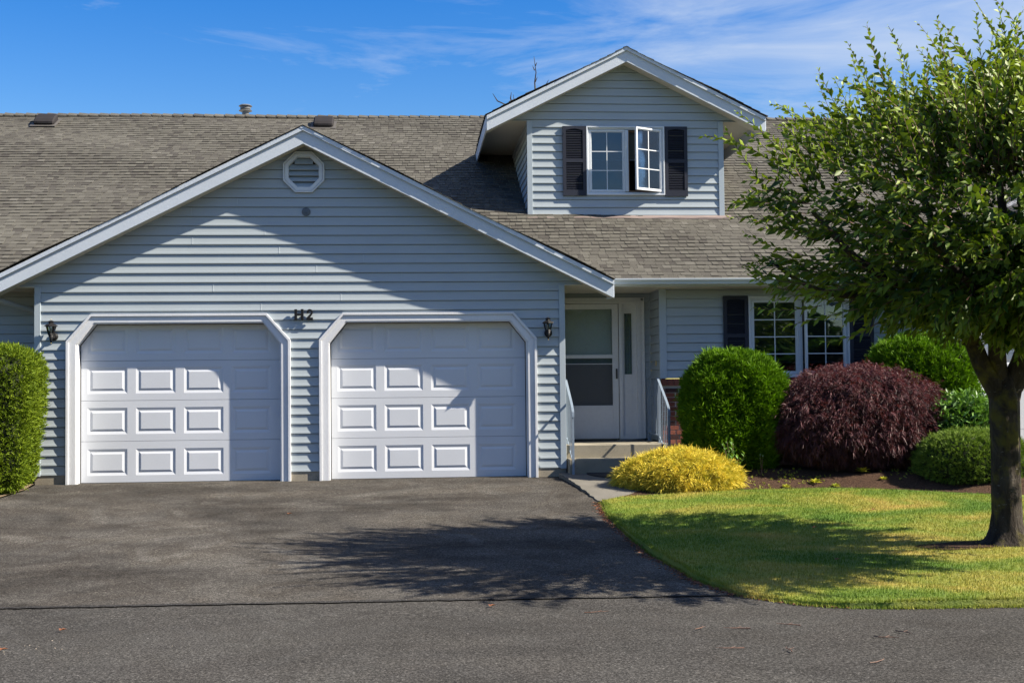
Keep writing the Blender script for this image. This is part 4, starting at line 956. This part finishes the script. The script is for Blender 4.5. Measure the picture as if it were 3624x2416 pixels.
while cnt < NS:
    d = rng.normal(size=3); d /= np.linalg.norm(d)
    rz = RR[2] if d[2] > 0 else RD; pw = 2.0 if d[2] > 0 else 2.4
    k = ((abs(d[0])/RR[0])**pw+(abs(d[1])/RR[1])**pw+(abs(d[2])/rz)**pw)**(-1/pw)
    k *= 1+.10*noise3(d[None], 5, 77)[0]
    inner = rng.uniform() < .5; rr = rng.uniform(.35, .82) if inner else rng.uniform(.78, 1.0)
    p = c0+d*k*rr
    if p[2] < 2.02+.11*abs(p[0]) : continue
    if not inner and noise3(p[None], 2.6, 91)[0] < -.22 and d[2] > -.2: continue
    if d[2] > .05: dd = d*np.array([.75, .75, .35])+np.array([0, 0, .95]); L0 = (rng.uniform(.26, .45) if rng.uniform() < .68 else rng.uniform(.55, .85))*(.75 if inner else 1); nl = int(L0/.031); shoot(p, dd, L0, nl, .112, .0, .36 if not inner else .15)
    elif d[2] > -.45: dd = d*np.array([1, 1, .2])+np.array([0, 0, .25]); L0 = rng.uniform(.25, .5); nl = int(L0/.031); shoot(p, dd, L0, nl, .122, .03, .18 if not inner else .08)  # lower and inner leaves tinted darker, standing in for shade within the crown
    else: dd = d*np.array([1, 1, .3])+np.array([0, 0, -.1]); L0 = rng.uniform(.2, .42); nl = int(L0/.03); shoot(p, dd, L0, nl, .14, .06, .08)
    cnt += 1
# a few longer leading shoots that break the outline
for (x, y, z, dx, dz, L0) in [(-1.95, -.75, 2.70, -1, .25, .75), (-2.0, -.5, 2.30, -1, -.1, .55), (-1.8, -.9, 2.28, -1, -.05, .6), (-1.6, -.6, 2.2, -1, -.15, .6), (-2.05, -.9, 2.55, -1, .1, .6), (-2.1, -.6, 2.85, -1, .3, .6), (-2.0, -.6, 2.35, -1, -.05, .6), (-1.95, -.8, 2.15, -1, -.25, .6), (-1.7, -.7, 3.35, -.45, 1, .8), (-1.95, -.7, 3.0, -.4, 1, .75), (-1.35, -.7, 3.6, -.2, 1, .85), (-1.0, -.6, 3.8, -.1, 1, .85), (-.75, -.8, 3.85, -.05, 1, .8), (-.45, -.6, 3.95, .05, 1, .85), (-.2, -.7, 3.95, 0, 1, .9), (.05, -.7, 4.0, .1, 1, .95), (.4, -.6, 3.95, .1, 1, 1.), (-1.2, -1., 3.55, -.15, 1, .8), (-.55, -1., 3.8, -.05, 1, .85), (-2.05, -.4, 2.9, -.6, .9, .7), (-1.55, -.5, 3.3, -.3, 1, .9), (-1.75, -1.1, 2.1, -1, -.2, .6), (-1.5, -.9, 2.0, -.7, -.5, .5)]:
    shoot(np.array([x, y, z-.0]), np.array([dx, 0, dz]), L0, int(L0/.034), .105, .0, .45)
shoots.build('twigs', 'twig', tree)
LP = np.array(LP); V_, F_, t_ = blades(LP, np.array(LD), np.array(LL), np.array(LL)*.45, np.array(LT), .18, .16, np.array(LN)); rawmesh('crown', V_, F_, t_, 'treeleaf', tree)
print('leaves', len(LP))
# ------------------------------------------------------------------ conifers across the street (seen reflected in the panes)
for k, (x, y, h) in enumerate([(-21, -41, 7), (-14, -44, 8), (-8, -40, 6.5), (-2, -45, 8), (4, -41, 7), (10, -44, 8.5), (16, -40, 7), (23, -45, 8), (30, -42, 7), (13, -38, 13), (7, -39, 6.5), (18.5, -42, 7.5), (13, -46, 8), (20, -38, 6), (25.5, -40, 7), (10, -37, 5.5), (15.5, -43, 8)]):
    e = empty('conifer_tree', (x, y, -.33), 'tall dark conifer across the street, reflected in the window panes', 'tree', 'conifers across the street'); m = MB(); m.tube([(0, 0, 0), (0, 0, h*.9)], [.22, .05], 8); m.build('trunk', 'bark', e)
    n = 2600; u_ = rng.uniform(0, 1, n)**.6; hgt = .6+(h-.6)*(1-u_); ra = .15+(h*.26)*u_; an = rng.uniform(0, 6.283, n); rr_ = ra*rng.uniform(.5, 1., n)
    P = np.stack([rr_*np.cos(an), rr_*np.sin(an), hgt], 1); D = np.stack([np.cos(an), np.sin(an), -.35+0*an], 1)+rng.normal(0, .3, (n, 3))
    V_, F_, t_ = blades(P, D, .95, .55, rng.uniform(0, .7, n), .15, .1, np.tile([0, 0, 1.], (n, 1))+rng.normal(0, .4, (n, 3))); rawmesh('crown', V_, F_, t_, 'arb', e)
n = 16000; hx_ = rng.uniform(-42, 55, n); hz_ = rng.uniform(0, 1, n)**.8*(4.6+.8*np.sin(hx_*.35)+.5*np.sin(hx_*1.3)); hy_ = -47.5+rng.normal(0, .35, n)
V_, F_, t_ = blades(np.stack([hx_, hy_, hz_-.33], 1), rng.normal(0, .5, (n, 3))+[0, 1, -.2], .75, .55, rng.uniform(0, .6, n), .1, .1)
rawmesh('reflection_hedge', V_, F_, t_, 'arb', label='long dark hedge added unseen behind the conifers to darken the pane reflections', category='hedge')  # unseen hedge added to darken pale pane reflections between the conifers
# ------------------------------------------------------------------ litter
for k, (x, y, lab) in enumerate([(-1.36, -3.1, 'small red-orange leaf on the driveway in front of the wall between the doors'), (-2.55, -9.1, 'orange leaf lying on the road near the lower left corner'), (-2.35, -8.5, 'tiny orange leaf on the road just below the driveway seam'), (3.55, -6.7, 'curled brown leaf lying in the shaded lawn'), (3.9, -5.0, 'reddish curled leaf on the sunny lawn'), (4.9, -3.9, 'small rust-red leaf on the lawn near the soil bed'), (.55, -8.0, 'small pinkish leaf beside the driveway seam')]):
    e = empty('fallen_leaf', (x, y, float(gz(x, y))+(.012 if x < 2 else .06)), lab, 'leaf', 'fallen leaves on the ground')
    V_, F_, t_ = blades(np.zeros((2, 3)), np.array([[1, .3, .15], [.2, 1, .2]]), np.array([.05, .035]), .025, np.array([.9, .5]), .0, .4, np.tile([0, 0, 1.], (2, 1))); rawmesh('leaf_blade', V_, F_, t_, 'redleaf', e)
for k in range(9):
    x, y = [(1.2, -8.3), (2.2, -9.0), (2.55, -8.95), (1.9, -8.9), (2.9, -9.35), (2.0, -9.6), (2.25, -9.75), (3.1, -9.2), (2.6, -10.1)][k]
    t = MB(); p = Vector((0, 0, .006)); pts = [tuple(p)]; a = random.uniform(0, 6.28)
    for q in range(4): a += random.uniform(-.6, .6); p = p+Vector((math.cos(a), math.sin(a)*.7, random.uniform(-.05, .12)*.5))*.045; pts.append(tuple(p))
    t.tube(pts, [.004, .0035, .003, .0025, .001], 5); t.tube([pts[2], (pts[2][0]+.04, pts[2][1]+.03, .012)], [.002, .001], 4)
    o = t.build('fallen_twig', 'twig', None); o.location = (x, y, float(gz(x, y))+.004); tag(o, ['dry twig on the road closest to the driveway seam', 'small dry twig left of the twig cluster on the road', 'dry twig touching distance from its smaller neighbour near mid road', 'leftmost short twig in the loose cluster on the road', 'dry twig on the road furthest to the right', 'pale dry twig near the bottom edge of the road', 'forked dry twig right beside the pale one near the bottom', 'dry twig just in front of the lawn curve', 'lowest dry twig at the bottom of the picture'][k], 'twig', 'dry twigs on the road')
# crushed pale grit by the left edge of the road
n = 60; gx_ = rng.normal(-2.85, .35, n)*1.0; gy_ = rng.normal(-9.05, .12, n); gr = MB()
for a, b in zip(gx_, gy_):
    r = random.uniform(.003, .007); gr.lathe([(.001, 0), (r, .001), (r*.7, r*.5), (.001, r*.6)], (a, b, float(gz(a, b))), 5, a0=random.random())
gr.build('grit', 'sand', None, kind='stuff', label='scattered pale grit on the road at the lower left', category='grit')
